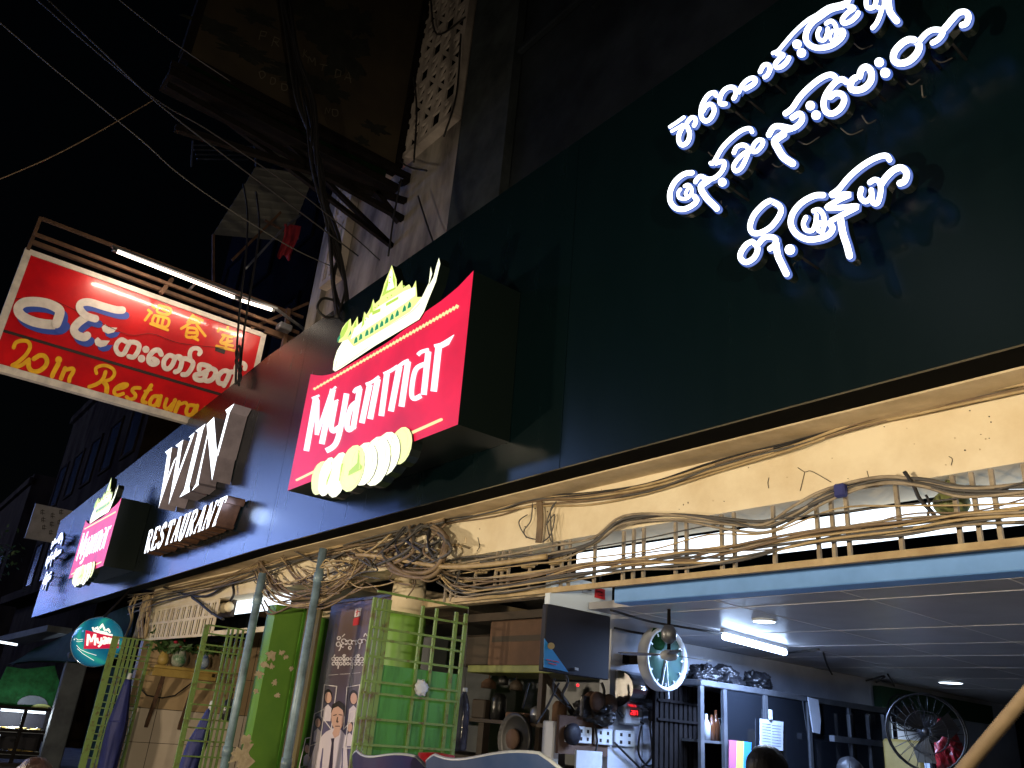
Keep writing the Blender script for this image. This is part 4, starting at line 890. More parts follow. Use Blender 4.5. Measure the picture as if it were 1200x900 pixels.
so_ = [(520, 612), (580, 599), (625, 588), (690, 583), (760, 571), (840, 545), (930, 520), (1000, 499), (1080, 479), (1215, 449)]
run('cable_run', 'dark cables tucked into the corner above the cream beam, right half', so_, 9, 10, BY - .01, .05, .008, ['cable_brown', 'cable_black', 'cable_grey', 'cable_tan'], jit=4)
sl = [(150, 708), (200, 695), (250, 684), (300, 668), (340, 655), (400, 640), (450, 627), (520, 610)]
run('cable_run', 'brown cables sagging along the beam between the blue pipes', sl, 9, 14, BY - .02, .1, .010, ['cable_brown', 'cable_tan', 'cable_grey'], jit=5)
# tangles
tg = empty('cable_tangle', P(400, 660, Y=BY - .1), 'messy tangle of brown cables beside the tops of the blue pipes', 'cables', 'cable tangles')
loops = [([(300, 668), (312, 690), (335, 704), (365, 704), (395, 690), (412, 668), (420, 648)], 7), ([(305, 660), (325, 690), (360, 698), (400, 682), (440, 655), (470, 640)], 6), ([(330, 655), (350, 680), (385, 690), (420, 668)], 4), ([(415, 650), (440, 655), (480, 663), (520, 668), (560, 664)], 5), ([(310, 700), (320, 712), (345, 705), (380, 708), (430, 680)], 3)]
for pts0, n in loops:
    for k in range(n):
        a = random.uniform(-6, 6); m = MB(); cable(m, [P(px + random.uniform(-4, 4), py + a + random.uniform(-4, 4), Y=BY - random.uniform(.03, .16)) for px, py in pts0], random.uniform(.006, .011), 5); m.build('cable', random.choice(['cable_brown', 'cable_tan', 'cable_brown', 'cable_brown']), tg)
for k in range(26):
    x, y = random.uniform(310, 500), 0; y = 676 - (x - 310) * .16 + random.uniform(-14, 16)
    pts0 = [(x, y)]
    for q in range(4): x += random.uniform(4, 32) * random.choice((1, 1, -1)); y += random.uniform(-18, 18); pts0.append((max(300, min(540, x)), max(612, min(712, y))))
    m = MB(); cable(m, [P(a, b, Y=BY - random.uniform(.02, .2)) for a, b in pts0], random.uniform(.006, .011), 5); m.build('cable', random.choice(['cable_brown', 'cable_tan', 'cable_grey', 'cable_brown']), tg)
m = MB(); cable(m, [P(px, py, Y=BY - .16) for px, py in ((418, 650), (445, 652), (480, 658), (520, 664), (570, 662), (640, 652))], .02, 7); m.build('cable', 'cable_tan', tg)
cl = empty('cable_tangle', P(490, 645, Y=BY - .12), 'dark coil of thick cables wound round the cream column head', 'cables', 'cable tangles')
for k in range(9):
    a0 = random.uniform(-3, 3); m = MB(); cable(m, [P(px + random.uniform(-3, 3), py + a0 * 1.6, Y=BY - random.uniform(.06, .2)) for px, py in ((448, 652), (462, 668), (490, 676), (512, 670), (520, 650), (522, 632), (508, 620))], random.uniform(.010, .022), 6); m.build('cable', random.choice(['cable_brown', 'cable_brown', 'cable_grey']), cl)
for k in range(12):
    m = MB(); x = random.uniform(470, 530); cable(m, [P(x, 614, Y=BY - .1), P(x + random.uniform(-22, 12), 632, Y=BY - .16), P(x + random.uniform(-30, 16), 648, Y=BY - .2), P(x + random.uniform(-40, 20), 664, Y=BY - .14)], random.uniform(.008, .018), 5); m.build('cable', random.choice(['cable_brown', 'cable_grey', 'cable_black']), cl)
vt = empty('cable_tangle', P(635, 620, Y=BY - .05), 'vertical bunch of dark wires looping down the cream beam face', 'cables', 'cable tangles')
for k in range(4):
    m = MB(); cable(m, [P(630 + k * 1.5, 588, Y=BY - .04), P(631 + k * 1.4, 610, Y=BY - .05), P(629 + k * 1.5, 636, Y=BY - .04)], .012, 5); m.build('cable', 'cable_brown', vt)
for q in ([(624, 590), (622, 610), (614, 622), (617, 630)], [(650, 590), (641, 612), (646, 635)], [(640, 615), (650, 603), (646, 625), (638, 634)], [(652, 588), (645, 600), (648, 640)], [(618, 603), (608, 612), (616, 628), (628, 632)]):
    m = MB(); cable(m, [P(px, py, Y=BY - .05) for px, py in q], .005, 5); m.build('cable', 'cable_grey', vt)
lt = empty('cable_tangle', P(165, 715, Y=BY - .05), 'stringy brown cables hanging at the left end of the cream beam', 'cables', 'cable tangles')
for k in range(14):
    m = MB(); x = random.uniform(158, 182); cable(m, [P(x, 698, Y=BY - .08), P(x - random.uniform(0, 10), 712, Y=BY - .1), P(x - random.uniform(4, 14), 728, Y=BY - .06), P(x - random.uniform(6, 18), 748, Y=BY - .03)], .016, 5); m.build('cable', random.choice(['cable_brown', 'cable_tan']), lt)
for q in ([(192, 688), (215, 696), (240, 699), (262, 688), (280, 678)], [(272, 681), (274, 695), (270, 704)], [(225, 700), (236, 708), (248, 718), (262, 726)]):
    m = MB(); cable(m, [P(px, py, Y=BY - .06) for px, py in q], .018, 5); m.build('cable', 'cable_black', lt)
# white terminal boxes under the cables
for i, (px, py) in enumerate(((564, 667), (588, 664), (619, 660), (652, 656))):
    m = MB(); c = P(px, py, Y=BY - .02); m.box(c - Vector((.055, .03, .035)), c + Vector((.055, .03, .035)), bev=.008); m.box(c + Vector((.06, -.02, -.02)), c + Vector((.09, .02, .03)))
    tag(m.build('terminal_box', 'cable_tan'), ['cream terminal box leftmost of four behind the cables, next to the column', 'cream terminal box second from the column behind the cables', 'cream terminal box third from the column behind the cables', 'cream terminal box farthest right of four behind the cables'][i], 'terminal box', 'terminal boxes under the beam')
m = MB(); a, b_ = P(523, 638, Y=BY - .01), P(545, 633, Y=BY - .01); m.bar(a, b_, .012, .05); tag(m.build('wood_batten', 'cream'), 'short cream batten nailed on the beam beside the dark cable coil', 'batten')
# round yellow lamp and ties among the bars at right
m = MB(); c = P(1115, 590, Y=BY + .1); m.sphere(c, .085, 16, 10, sc=(1, .8, .8)); m.tube([c + Vector((0, 0, .05)), c + Vector((.02, 0, .22))], .02, 8); tag(m.build('bulkhead_lamp', 'plank_green'), 'small dull yellow unlit lamp behind the grille bars at right', 'lamp')
m = MB(); cable(m, [P(px, py, Y=BY - .07) for px, py in ((1060, 553), (1070, 568), (1078, 585), (1092, 600), (1097, 608))], .010, 6); cable(m, [P(px, py, Y=BY - .07) for px, py in ((1085, 580), (1089, 590), (1087, 608))], .006, 5); tag(m.build('tie_strap', 'cable_black'), 'black strap of knotted ties hanging from the cables at right', 'strap')
m = MB(); c = P(985, 575, Y=BY - .09); m.box(c - Vector((.03, .02, .035)), c + Vector((.03, .02, .035)), bev=.008); tag(m.build('tape_wrap', 'umbrella_blue'), 'dark blue tape wrapped round the tan cables on the beam', 'tape')

# ================================================================ BLUE PIPES
for i, (a, b_, r) in enumerate((((379, 643), (335, 900), .042), ((308, 672), (262, 900), .046))):
    x = P(*a, Y=3.68).x; z1 = P(*a, Y=3.68).z
    root = empty('drain_pipe', (x, 3.68, .45), ['blue drain pipe nearer the poster, running up to the soffit', 'blue drain pipe beside the peeling green pier'][i], 'pipe', 'blue drain pipes')
    m = MB(); m.tube([(x, 3.68, .14), (x, 3.68, 1.6), (x, 3.68, z1)], r, 12); m.build('tube', 'pipe_blue', root)
    m = MB(); m.tube([(x, 3.68, z1 - .35), (x, 3.68, z1 - .25)], r + .008, 12); m.tube([(x, 3.68, 1.0), (x, 3.68, 1.1)], r + .008, 12); m.build('collar', 'pipe_blue', root)

# ================================================================ FOLDING GATES, SWUNG OUT
def gate(label, X, vert, rails, z0, z1, sheet=None, stack=(), mt='gate_green'):
    root = empty('folding_gate', (X, BY, .45), label, 'gate', 'green folding gates swung open')
    for (px, py, w) in vert:
        y = P(px, py, X=X).y; m = MB(); m.bar((X, y, z0), (X, y, z1), .02, w); m.build('upright', mt, root)
    ys = [P(px, py, X=X).y for px, py, w in vert]; ya, yb = min(ys), max(ys)
    for z in rails:
        m = MB(); m.bar((X + .022, ya, z), (X + .022, yb, z), .016, .016); m.build('rail', mt, root)
    if sheet:
        m = MB(); m.box((X - .012, ya + .12, z0), (X - .004, yb - .02, sheet)); m.build('sheet', 'gate_sheet', root)
    return root
Xg = -5.46
zt3 = P(440, 700, X=Xg).z; zr = [P(500, y, X=Xg).z for y in (704, 724, 745, 758, 778, 806, 819, 848, 877)]
gate('green folding gate with solid lower sheets beside the poster', Xg, [(440, 698, .028), (446, 699, .028), (452, 699, .028), (457, 700, .035), (497, 703, .022), (513, 706, .022), (536, 710, .03), (547, 712, .03)], zr, .5, zt3, sheet=P(480, 783, X=Xg).z)
X2 = -9.9; zt2 = P(243, 732, X=X2).z
m = MB(); m.sphere(P(494, 806, X=Xg + .05), 1, 24, 16); cc = P(494, 806, X=Xg + .05)
from mathutils import noise as _nz
m.v = [cc + Vector(((v - cc).x * .012, (v - cc).y * .055, (v - cc).z * .05)) * (1 + .5 * _nz.noise((v - cc) * 3)) for v in m.v]
tag(m.build('plastic_wrap', 'plastic_white'), 'scrap of white plastic stuck between the bars of the poster side gate', 'plastic scrap')
gate('narrow green folding gate before the spirit shelf, right of another', X2, [(243, 732, .06), (268, 738, .026), (273, 738, .026), (279, 739, .026), (285, 740, .026), (291, 741, .026), (297, 742, .026)], [P(262, y, X=X2).z for y in (735, 745, 758, 765, 788, 802, 810, 828, 845, 855, 870, 888)], .15, zt2)
X1 = -14.0; zt1 = P(132, 745, X=X1).z
gate('green folding gate farthest left, beside the beer globe', X1, [(137, 742, .10), (147, 745, .05), (152, 745, .04), (157, 746, .04), (162, 747, .04), (178, 751, .05)], [P(150, y, X=X1).z for y in (748, 758, 768, 773, 783, 795, 804, 815, 825, 832, 842, 852, 862, 870, 880, 890)], .15, zt1)
# folded umbrellas hung on the gates
def umbrella(label, top, bot, X, r):
    root = empty('folded_umbrella', P(*bot, X=X), label, 'umbrella', 'folded blue umbrellas on the gates')
    a, b_ = P(*top, X=X), P(*bot, X=X); n = 14; pr = []
    m = MB(); rings = []
    for i in range(n + 1):
        t = i / n; c = a.lerp(b_, t); rr = r * (.32 + .68 * min(1, t * 2.2)) * (1 - .15 * t)
        rings.append([c + Vector((math.cos(q * math.pi / 12) * rr * (1 + .14 * math.sin(q * 2.5 + t * 5)), math.sin(q * math.pi / 12) * rr * (1 + .14 * math.cos(q * 2.1 + t * 3)), .02 * math.sin(q * 1.3))) for q in range(24)])
    vs = [v for R in rings for v in R]; fs = [(i * 24 + k, i * 24 + (k + 1) % 24, (i + 1) * 24 + (k + 1) % 24, (i + 1) * 24 + k) for i in range(n) for k in range(24)] + [tuple(range(24)), tuple(range(n * 24, n * 24 + 24))]
    m.add(vs, fs, 0, True); m.build('canopy', 'umbrella_blue', root)
    m = MB(); m.tube([a + Vector((0, 0, -.02)), a + Vector((.01, .01, .10))], .028, 8); m.build('tip', 'plastic_white', root)
    m = MB(); c = a.lerp(b_, .42); m.tube([c + Vector((r * .9 * math.cos(k * .55), r * .9 * math.sin(k * .55), 0)) for k in range(12)], .012, 5, closed=True); m.build('strap', 'umbrella_blue', root)
umbrella('folded royal blue umbrella leaning on the farthest left green gate', (150, 797), (122, 915), X1 + .25, .14)
umbrella('folded navy umbrella half hidden behind the narrow green gate', (246, 832), (215, 915), X2 - .35, .11)

# lattice panel under the beam in the left bay
la = empty('lattice_panel', (-12, BY + .02, 2.4), 'cream wooden lattice panel under the beam above the spirit shelf', 'lattice panel')
zl0, zl1 = P(200, 750, Y=BY).z + .02, 2.805
xa, xb = -14.25, P(248, 735, Y=BY).x
m = MB(); n = 12
for i in range(n + 1):
    x = xa + (xb - xa) * i / n; m.box((x - .05, BY + .01, zl0), (x + .05, BY + .022, zl1))
for z in (zl0, zl0 + (zl1 - zl0) * .5, zl1 - .03): m.box((xa, BY + .008, z), (xb, BY + .020, z + .035))
for i in range(n):
    x = xa + (xb - xa) * (i + .5) / n; m.box((x - .015, BY + .0105, zl0), (x + .015, BY + .018, zl1))
m.build('lattice', 'cream', la)
MB().box((xa, BY + .5, zl0), (xb, BY + .52, zl1)).build('shade_backing', 'black_void', la)  # near-black sheet put in so the lattice openings look shaded
m = MB(); m.box((xb + .02, BY + .01, zl0), (-9.45, BY + .05, zl0 + .06)); m.build('lower_rail', 'cream', la)
m = MB(); a, b_ = P(280, 712, Y=4.1), P(302, 706, Y=4.1); m.box((a.x - .3, 4.1, a.z - .08), (-9.5, 4.13, a.z + .14)); tag(m.build('light_strip', 'strip_white'), 'short white glowing light strip above the narrow green gate', 'light strip')
m = MB(); a = P(262, 714, Y=4.05); m.box((a.x - .5, 4.0, a.z - .12), (a.x + .45, 4.05, a.z + .12)); mm = m.build('carved_plaque', 'wood_dark'); tag(mm, 'dark carved plaque with pale blobs beside the short white light strip', 'plaque')
m = MB()
for k in range(5): m.sphere((a.x - .4 + k * .2, 3.98, a.z), .07, 12, 8)
m.build('rosette', 'cream', mm)
# spirit shelf with vases
ss = empty('spirit_shelf', (X2 - 3.5, 4.5, 2.0), 'yellow painted spirit shelf on the tiled end wall', 'shelf')
sx = -14.0
za = P(205, 782, X=sx).z; ya, yb = P(178, 780, X=sx).y, P(252, 788, X=sx).y
m = MB(); m.box((sx - .3, ya, za - .04), (sx + .15, yb, za + .01), bev=.01); m.box((sx - .3, ya, za - .15), (sx + .1, yb, za - .09)); m.box((sx - .25, ya + .05, za - .1), (sx + .02, yb - .05, za - .03)); m.build('board', 'shelf_yellow', ss)
m = MB(); m.bar((sx - .25, ya + .2, za - .9), (sx + .05, ya + .2, za - .12), .05); m.build('bracket', 'rust', ss); m = MB(); m.bar((sx - .25, yb - .3, za - .9), (sx + .05, yb - .3, za - .12), .05); m.build('bracket', 'rust', ss)
def vase(px, py, r, mt, label, flw=None):
    c = P(px, py, X=sx); c.z = za + .012
    root = empty('flower_vase', c, label, 'vase', 'vases on the spirit shelf')
    MB().lathe(c, [(r * .55, 0), (r * .95, r * .5), (r, r * 1.1), (r * .7, r * 1.9), (r * .45, r * 2.3), (r * .6, r * 2.6)], 18).build('body', mt, root)
    m = MB()
    for k in range(130):
        e_ = c + Vector((random.gauss(0, r * 1.5), random.gauss(0, r * 1.8), r * 2.2 + abs(random.gauss(0, r * 2.2)))); u = Vector((random.uniform(-1, 1), random.uniform(-1, 1), random.uniform(.1, 1))).normalized() * r * .8; w_ = u.cross(Vector((1, .2, .3))).normalized() * r * .25
        m.add([e_ - u, e_ + w_, e_ + u, e_ - w_], [(0, 1, 2, 3)])
    m.build('leaves', 'leaf', root)
    if flw:
        m = MB()
        for k in range(14): m.sphere(c + Vector((random.gauss(0, r * .6), random.gauss(0, r * .7), r * 2.8 + random.uniform(-.3, .9) * r)), r * .28, 8, 6)
        m.build('flowers', flw, root)
vase(190, 778, .09, 'shelf_yellow', 'tan vase with long green leaves at the left end of the spirit shelf')
vase(208, 779, .12, 'vase', 'green and white bowl vase with red flowers on the spirit shelf', 'flower')
vase(236, 781, .11, 'vase_blue', 'blue and white vase nearest the narrow gate on the spirit shelf', 'shelf_yellow')
m = MB(); m.tube([P(px, py, X=-14.2) for px, py in ((164, 806), (172, 815), (190, 818), (205, 815), (225, 800))], .012, 5); m.tube([P(px, py, X=-14.2) for px, py in ((222, 828), (220, 838), (216, 845))], .03, 6); tag(m.build('wall_cable', 'cable_black'), 'black cable looping across the tiles under the spirit shelf', 'cable')
for i,(px, py, r) in enumerate(((268, 832, .1), (180, 765, .0))):
    if r: 
        m = MB(); c = P(px, py, X=-10.2); m.sphere(c, r, 14, 10, sc=(1, 1, 1.3)); m.tube([c, c + Vector((0, 0, .25))], .012, 5); tag(m.build('hanging_bag', 'plastic_black'), 'small dark bag hung beside the blue drain pipe and narrow gate', 'bag')

# ================================================================ ROLL-UP POSTER
def grad_mat(name, stops, z0, z1):
    mm = bpy.data.materials.new(name); mm.use_nodes = True; t = mm.node_tree; b = t.nodes['Principled BSDF']
    tc = t.nodes.new('ShaderNodeTexCoord'); sx_ = t.nodes.new('ShaderNodeSeparateXYZ'); mr = t.nodes.new('ShaderNodeMapRange'); r = t.nodes.new('ShaderNodeValToRGB')
    t.links.new(tc.outputs['Object'], sx_.inputs[0]); t.links.new(sx_.outputs['Z'], mr.inputs['Value']); mr.inputs['From Min'].default_value = z0; mr.inputs['From Max'].default_value = z1
    t.links.new(mr.outputs[0], r.inputs[0]); t.links.new(r.outputs[0], b.inputs['Base Color']); b.inputs['Roughness'].default_value = .3
    e = r.color_ramp.elements; e[0].position, e[0].color = stops[0][0], (*stops[0][1], 1); e[1].position, e[1].color = stops[-1][0], (*stops[-1][1], 1)
    for p_, c in stops[1:-1]: n_ = e.new(p_); n_.color = (*c, 1)
    MATS[name] = mm
PY = 4.18; pp = on(Y=PY)
pr0 = P(414, 705, Y=PY); px0, px1 = P(388, 713, Y=PY).x, P(438, 703, Y=PY).x + .35
ps = empty('rollup_poster', ((px0 + px1) / 2, PY, .5), 'dark purple roll-up poster of a man in a white shirt and tie', 'poster')
ztp = pr0.z
grad_mat('poster_print', [(0, (.14, .14, .28)), (.35, (.11, .10, .22)), (.62, (.09, .07, .10)), (.8, (.11, .075, .075)), (1, (.16, .11, .10))], 0, ztp - .5)
MB().box((px0, PY, .5), (px1, PY + .012, ztp)).build('sheet', 'poster_print', ps)
MB().box((px0 - .02, PY - .02, ztp), (px1 + .02, PY + .03, ztp + .03)).build('top_rail', 'dull_metal', ps)
Q = (340, 690, 4.286); po = (0, .0015, 0)
def pout(name, mt, polys, lift):
    d = MB()
    for k, q in enumerate(polys): outline(d, T(Q, q), on(Y=PY - .003 - lift - .0004 * k), po, 0, 0)
    return d.build(name, mt, ps)
def pstr(name, mt, items, lift, w=5):
    d = MB()
    for k, q in enumerate(items): ribbon(d, T(Q, q), w / 4.286, on(Y=PY - .003 - lift - .0002 * k), po, 0, 0, smooth=len(q) > 2)
    return d.build(name, mt, ps)
pout('logo_mark', 'poster_red', [[(318, 150), (350, 140), (345, 180), (314, 186)]], 0); pout('logo_mark', 'poster_line', [[(328, 100), (358, 96), (352, 136), (322, 143)]], 0); pstr('logo_mark', 'poster_red', [[(338, 105), (334, 135)], [(330, 118), (350, 114)]], .002, 4)
def arc(cx, cy, r, a0=0, a1=360, n=9, ry=None): return [(cx + r * math.cos(math.radians(a0 + (a1 - a0) * i / n)), cy - (ry or r) * math.sin(math.radians(a0 + (a1 - a0) * i / n))) for i in range(n + 1)]
pstr('lettering', 'poster_line', [arc(246, 248, 8), arc(244, 278, 11, 60, 380), [(254, 280), (252, 300), (246, 310)], arc(270, 262, 10, 40, 290), [(262, 240), (274, 228)], arc(268, 285, 9, 60, 300), arc(284, 262, 3), arc(283, 278, 3), arc(302, 268, 11, 20, 380), arc(302, 296, 8, 90, 400), arc(320, 270, 9, 0, 250), arc(332, 262, 3), arc(332, 278, 3), arc(352, 264, 11, 30, 400), arc(372, 262, 9, 0, 240), [(370, 240), (378, 225), (386, 236)], [(352, 278), (348, 300)]], .001, 4.2)
for row, yy in ((0, 352), (1, 376)):
    its = []
    for i in range(9):
        cx = 218 + i * 18 + row * 2; its.append(arc(cx, yy, 7.5, 30 * i, 30 * i + 300))
        if i % 3 == 0: its.append([(cx, yy - 10), (cx + 6, yy - 20)])
        if i % 4 == 1: its.append([(cx + 4, yy + 8), (cx + 2, yy + 24)])
        if i % 4 == 3: its.append(arc(cx, yy - 16, 5))
    pstr('lettering', 'poster_line', its, .001, 4.4)
pstr('lettering', 'poster_line', [[(192, 434), (240, 430)], [(250, 429), (300, 426)], [(310, 425), (352, 421)]], .001, 1.6)
def frame(q): return q + [q[0]]
frames = ([(172, 482), (234, 490), (206, 706), (156, 640)], [(286, 494), (350, 482), (330, 640), (268, 706)], [(122, 628), (172, 604), (150, 770), (98, 790)], [(78, 752), (104, 746), (86, 880), (44, 900)], [(298, 620), (326, 612), (306, 800), (274, 800)])
pstr('photo_frames', 'poster_line', [frame(q) for q in frames], .001, 3) if False else None
d = MB()
for k, q in enumerate(frames):
    for i in range(4): ribbon(d, T(Q, [q[i], q[(i + 1) % 4]]), .9, on(Y=PY - .005 - .0003 * (k * 4 + i)), po, 0, 0, smooth=False)
d.build('photo_frames', 'poster_line', ps)
def small(cx, cy, s_):
    pout('portrait_hair', 'poster_hair', [arc(cx, cy, 17 * s_, 0, 360, 14, 30 * s_)], .001); pout('portrait_face', 'poster_skin', [arc(cx + 1, cy + 5 * s_, 13.5 * s_, 0, 360, 14, 23 * s_)], .002)
    pout('portrait_shirt', 'poster_shirt', [[(cx - 22 * s_, cy + 100 * s_), (cx - 18 * s_, cy + 48 * s_), (cx, cy + 32 * s_), (cx + 16 * s_, cy + 50 * s_), (cx + 10 * s_, cy + 100 * s_)]], .0015)
small(190, 540, 1.25); small(318, 545, 1.25); small(138, 668, 1.0); small(298, 690, 1.0); small(84, 800, .9)
pout('man_shirt', 'poster_shirt', [[(86, 905), (130, 770), (180, 718), (215, 700), (255, 708), (282, 740), (290, 905)]], .004)
pout('man_tie', 'poster_tie', [[(205, 752), (222, 750), (218, 775), (212, 905), (192, 905), (208, 775)]], .006)
pout('man_arms', 'poster_print', [[(150, 880), (162, 800), (166, 800), (158, 905), (148, 905)], [(262, 800), (266, 800), (262, 905), (256, 905)]], .006)
pout('man_face', 'poster_skin', [arc(238, 645, 32, 0, 360, 18, 68), [(222, 700), (252, 700), (245, 735), (222, 750), (212, 725)]], .007)
pout('man_hair', 'poster_hair', [[(205, 625), (212, 580), (245, 562), (275, 585), (273, 640), (264, 610), (240, 590), (216, 600)]], .009)
pstr('man_features', 'poster_hair', [[(218, 636), (232, 632)], [(246, 632), (260, 634)], [(228, 690), (248, 690)], [(238, 645), (234, 668), (242, 668)]], .010, 4)

# ================================================================ BEER GLOBE
gc = P(114, 752, Y=3.2); zf = (gc - CAM).dot(Vector([RM[i][2] for i in range(3)])); GR = 28.6 / FPX * zf * .97
gl = empty('globe_lamp', gc - Vector((0, 0, GR)), 'round teal beer globe with red band hanging at the left gate', 'globe sign')
def globe_mat():
    mm = mat('globe_teal', (.01, .16, .22), rough=.18, coat=.6, emit=(.01, .20, .26), es=.6); t = mm.node_tree; b = t.nodes['Principled BSDF']
    tc = t.nodes.new('ShaderNodeTexCoord'); wv = t.nodes.new('ShaderNodeTexWave'); wv.wave_type = 'BANDS'; wv.bands_direction = 'DIAGONAL'; wv.inputs['Scale'].default_value = 1.1; wv.inputs['Distortion'].default_value = 3.5; wv.inputs['Detail'].default_value = 1
    t.links.new(tc.outputs['Object'], wv.inputs[0]); r = t.nodes.new('ShaderNodeValToRGB'); e = r.color_ramp.elements
    e[0].position, e[0].color = .0, (.004, .09, .17, 1); e[1].position, e[1].color = 1, (.02, .30, .26, 1); n_ = e.new(.82); n_.color = (.01, .17, .24, 1)
    t.links.new(wv.outputs[0], r.inputs[0]); t.links.new(r.outputs[0], b.inputs['Base Color']); t.links.new(r.outputs[0], b.inputs['Emission Color'])
globe_mat()
MB().sphere(gc, GR, 40, 24).build('globe', 'globe_teal', gl)
MB().lathe(gc, [(GR + .004, -.012), (GR + .006, 0), (GR + .004, .012)], 40, 'x', caps=False).build('seam', 'sign_frame', gl)
m = MB(); m.tube([gc + Vector((0, 0, GR)), gc + Vector((0, .3, GR + .5))], .02, 6); m.build('hanger', 'dark_iron', gl)
def gproj(px, py, k=1.006):
    d = ray(px, py).normalized(); oc = CAM - gc; R = GR * k; b_ = oc.dot(d); c = oc.dot(oc) - R * R; h = b_ * b_ - c
    return CAM + d * (-b_ - math.sqrt(max(h, 0)))
GQ = (80, 710, 10.0)
def gpoly(name, mt, q, k):
    k = 1.010
    # subdivide into a small patch that follows the ball
    (a, b_, c, d_) = q; N = 16; mb = MB(); vs = []
    for i in range(N + 1):
        for j in range(N + 1):
            u, v = i / N, j / N; x = (a[0] * (1 - u) + b_[0] * u) * (1 - v) + (d_[0] * (1 - u) + c[0] * u) * v; y = (a[1] * (1 - u) + b_[1] * u) * (1 - v) + (d_[1] * (1 - u) + c[1] * u) * v
            vs.append(gproj(GQ[0] + x / 10, GQ[1] + y / 10, k))
    mb.add(vs, [(i * (N + 1) + j, (i + 1) * (N + 1) + j, (i + 1) * (N + 1) + j + 1, i * (N + 1) + j + 1) for i in range(N) for j in range(N)], 0, True); return mb.build(name, mt, gl)
mat('globe_red', (.55, .01, .05), rough=.3, emit=(.55, .01, .06), es=.5); mat('globe_white', (.75, .75, .72), rough=.3, emit=(.9, .88, .82), es=.8)
gpoly('label_band', 'globe_red', [(205, 285), (598, 375), (592, 495), (180, 505)], 1.008)
def gstr(name, mt, items, w, k=1.02):
    mb = MB()
    for j, q in enumerate(items): q = [(q[i][0] + (q[i + 1][0] - q[i][0]) * t / 6, q[i][1] + (q[i + 1][1] - q[i][1]) * t / 6) for i in range(len(q) - 1) for t in range(6)] + [q[-1]]; ribbon(mb, [(GQ[0] + x / 10, GQ[1] + y / 10) for x, y in q], w / 10, lambda px, py, j=j: gproj(px, py, k + .0008 * j), (0, 0, 0), 0, 0, smooth=False, caps=False, ramp=0)
    return mb.build(name, mt, gl)
for q in ([[(232, 330), (222, 465)], [(238, 335), (270, 420)], [(270, 420), (310, 330)], [(318, 330), (312, 462)]], [[(340, 375), (345, 430), (375, 430)], [(390, 370), (385, 450), (350, 480)]], [[(410, 370), (440, 372), (440, 445)], [(438, 400), (408, 410), (410, 440), (438, 440)]], [[(460, 375), (456, 445)], [(460, 385), (482, 378), (484, 445)]], [[(500, 385), (498, 445)], [(500, 390), (520, 385), (518, 445)], [(520, 392), (538, 388), (536, 445)]], [[(550, 390), (566, 390), (566, 442)], [(564, 410), (550, 420), (552, 440), (565, 440)]], [[(580, 395), (578, 442)], [(580, 402), (594, 396)]]):
    gstr('letter', 'globe_white', q, 24)
gstr('boat_emblem', 'globe_white', [[(285, 250), (300, 290), (380, 315), (470, 335), (520, 345)], [(310, 270), (340, 255), (360, 285)], [(370, 265), (400, 215), (430, 290)], [(440, 290), (470, 270), (490, 315)], [(320, 292), (460, 318)]], 22, 1.012)
gstr('swirl', 'globe_white', [[(95, 460), (140, 510), (230, 550), (330, 580)], [(105, 500), (170, 560), (300, 640)], [(95, 380), (110, 400), (175, 390)], [(95, 415), (120, 420), (170, 412)]], 5, 1.01)

# ================================================================ LEFT END: TARPAULIN, STALL, GLASS CASE
tp = empty('tarpaulin', (-19, 3, 2.2), 'dark green tarpaulin sagging under the far end of the fascia', 'tarpaulin')
m = MB(); n = 10; vs = []
A_, B_, C_, D_ = P(40, 760, X=-20), P(160, 705, Y=3.84), P(150, 770, Y=3.9), P(10, 778, X=-20)
for i in range(n + 1):
    for j in range(n + 1):
        u, v = i / n, j / n; p_ = A_.lerp(B_, u).lerp(D_.lerp(C_, u), v); p_.z -= .14 * math.sin(math.pi * u) * math.sin(math.pi * v) + .03 * math.sin(7 * u + 3 * v); vs.append(p_)
k0 = len(vs); vs += [v + Vector((0, .03, -.02)) for v in vs]
fs = [(i * (n + 1) + j, (i + 1) * (n + 1) + j, (i + 1) * (n + 1) + j + 1, i * (n + 1) + j + 1) for i in range(n) for j in range(n)]; fs += [tuple(k0 + q for q in reversed(f)) for f in fs]
m.add(vs, fs, 0, True); m.build('sheet', 'tarp_green', tp)
m = MB(); m.bar(P(8, 752, X=-21), P(70, 738, X=-19), .5, .12); tag(m.build('awning_flap', 'stall_grey'), 'grey awning flap slanting left of the green tarpaulin', 'awning')
gx = -19.4
m = MB(); outline(m, [(8, 781), (30, 784), (64, 780), (72, 808), (70, 840), (-6, 840), (-4, 806)], on(X=gx), (-.02, 0, 0), 0, 0); gcur = m.build('green_curtain', 'stall_green'); tag(gcur, 'bright green curtain hanging behind the glass food case', 'curtain'); ORG[gcur.name] = gcur.location.copy()
m = MB(); outline(m, arc(38, 826, 18, 0, 180, 14, 11), on(X=gx + .02), (-.01, 0, 0), 0, 0); m.build('half_moon_print', 'stall_grey', gcur)
m = MB(); outline(m, arc(48, 830, 12, 0, 360, 16, 5), on(X=gx + .04), (-.01, 0, 0), 0, 0); m.build('yellow_print', 'plank_green', gcur)
stl = empty('market_stall', (-20, 3.6, 0), 'green market stall with grey posts under the tarpaulin', 'stall')
m = MB(); m.box((-22.5, 5.3, 0), (-15, 5.4, 2.1)); m.build('back_panel', 'stall_green', stl)
m = MB(); c = P(75, 830, X=-17.5); m.box((c.x - .1, c.y - .18, 0), (c.x + .1, c.y + .18, 2.15), bev=.02); m.build('post', 'stall_grey', stl)
m = MB(); m.bar(P(20, 785, X=-21), P(10, 815, X=-21), .08); m.build('post', 'stall_grey', stl)
gcs = empty('glass_case', (-18.5, 2.9, 0), 'glass food display case with bright lights at the lower left corner', 'display case')
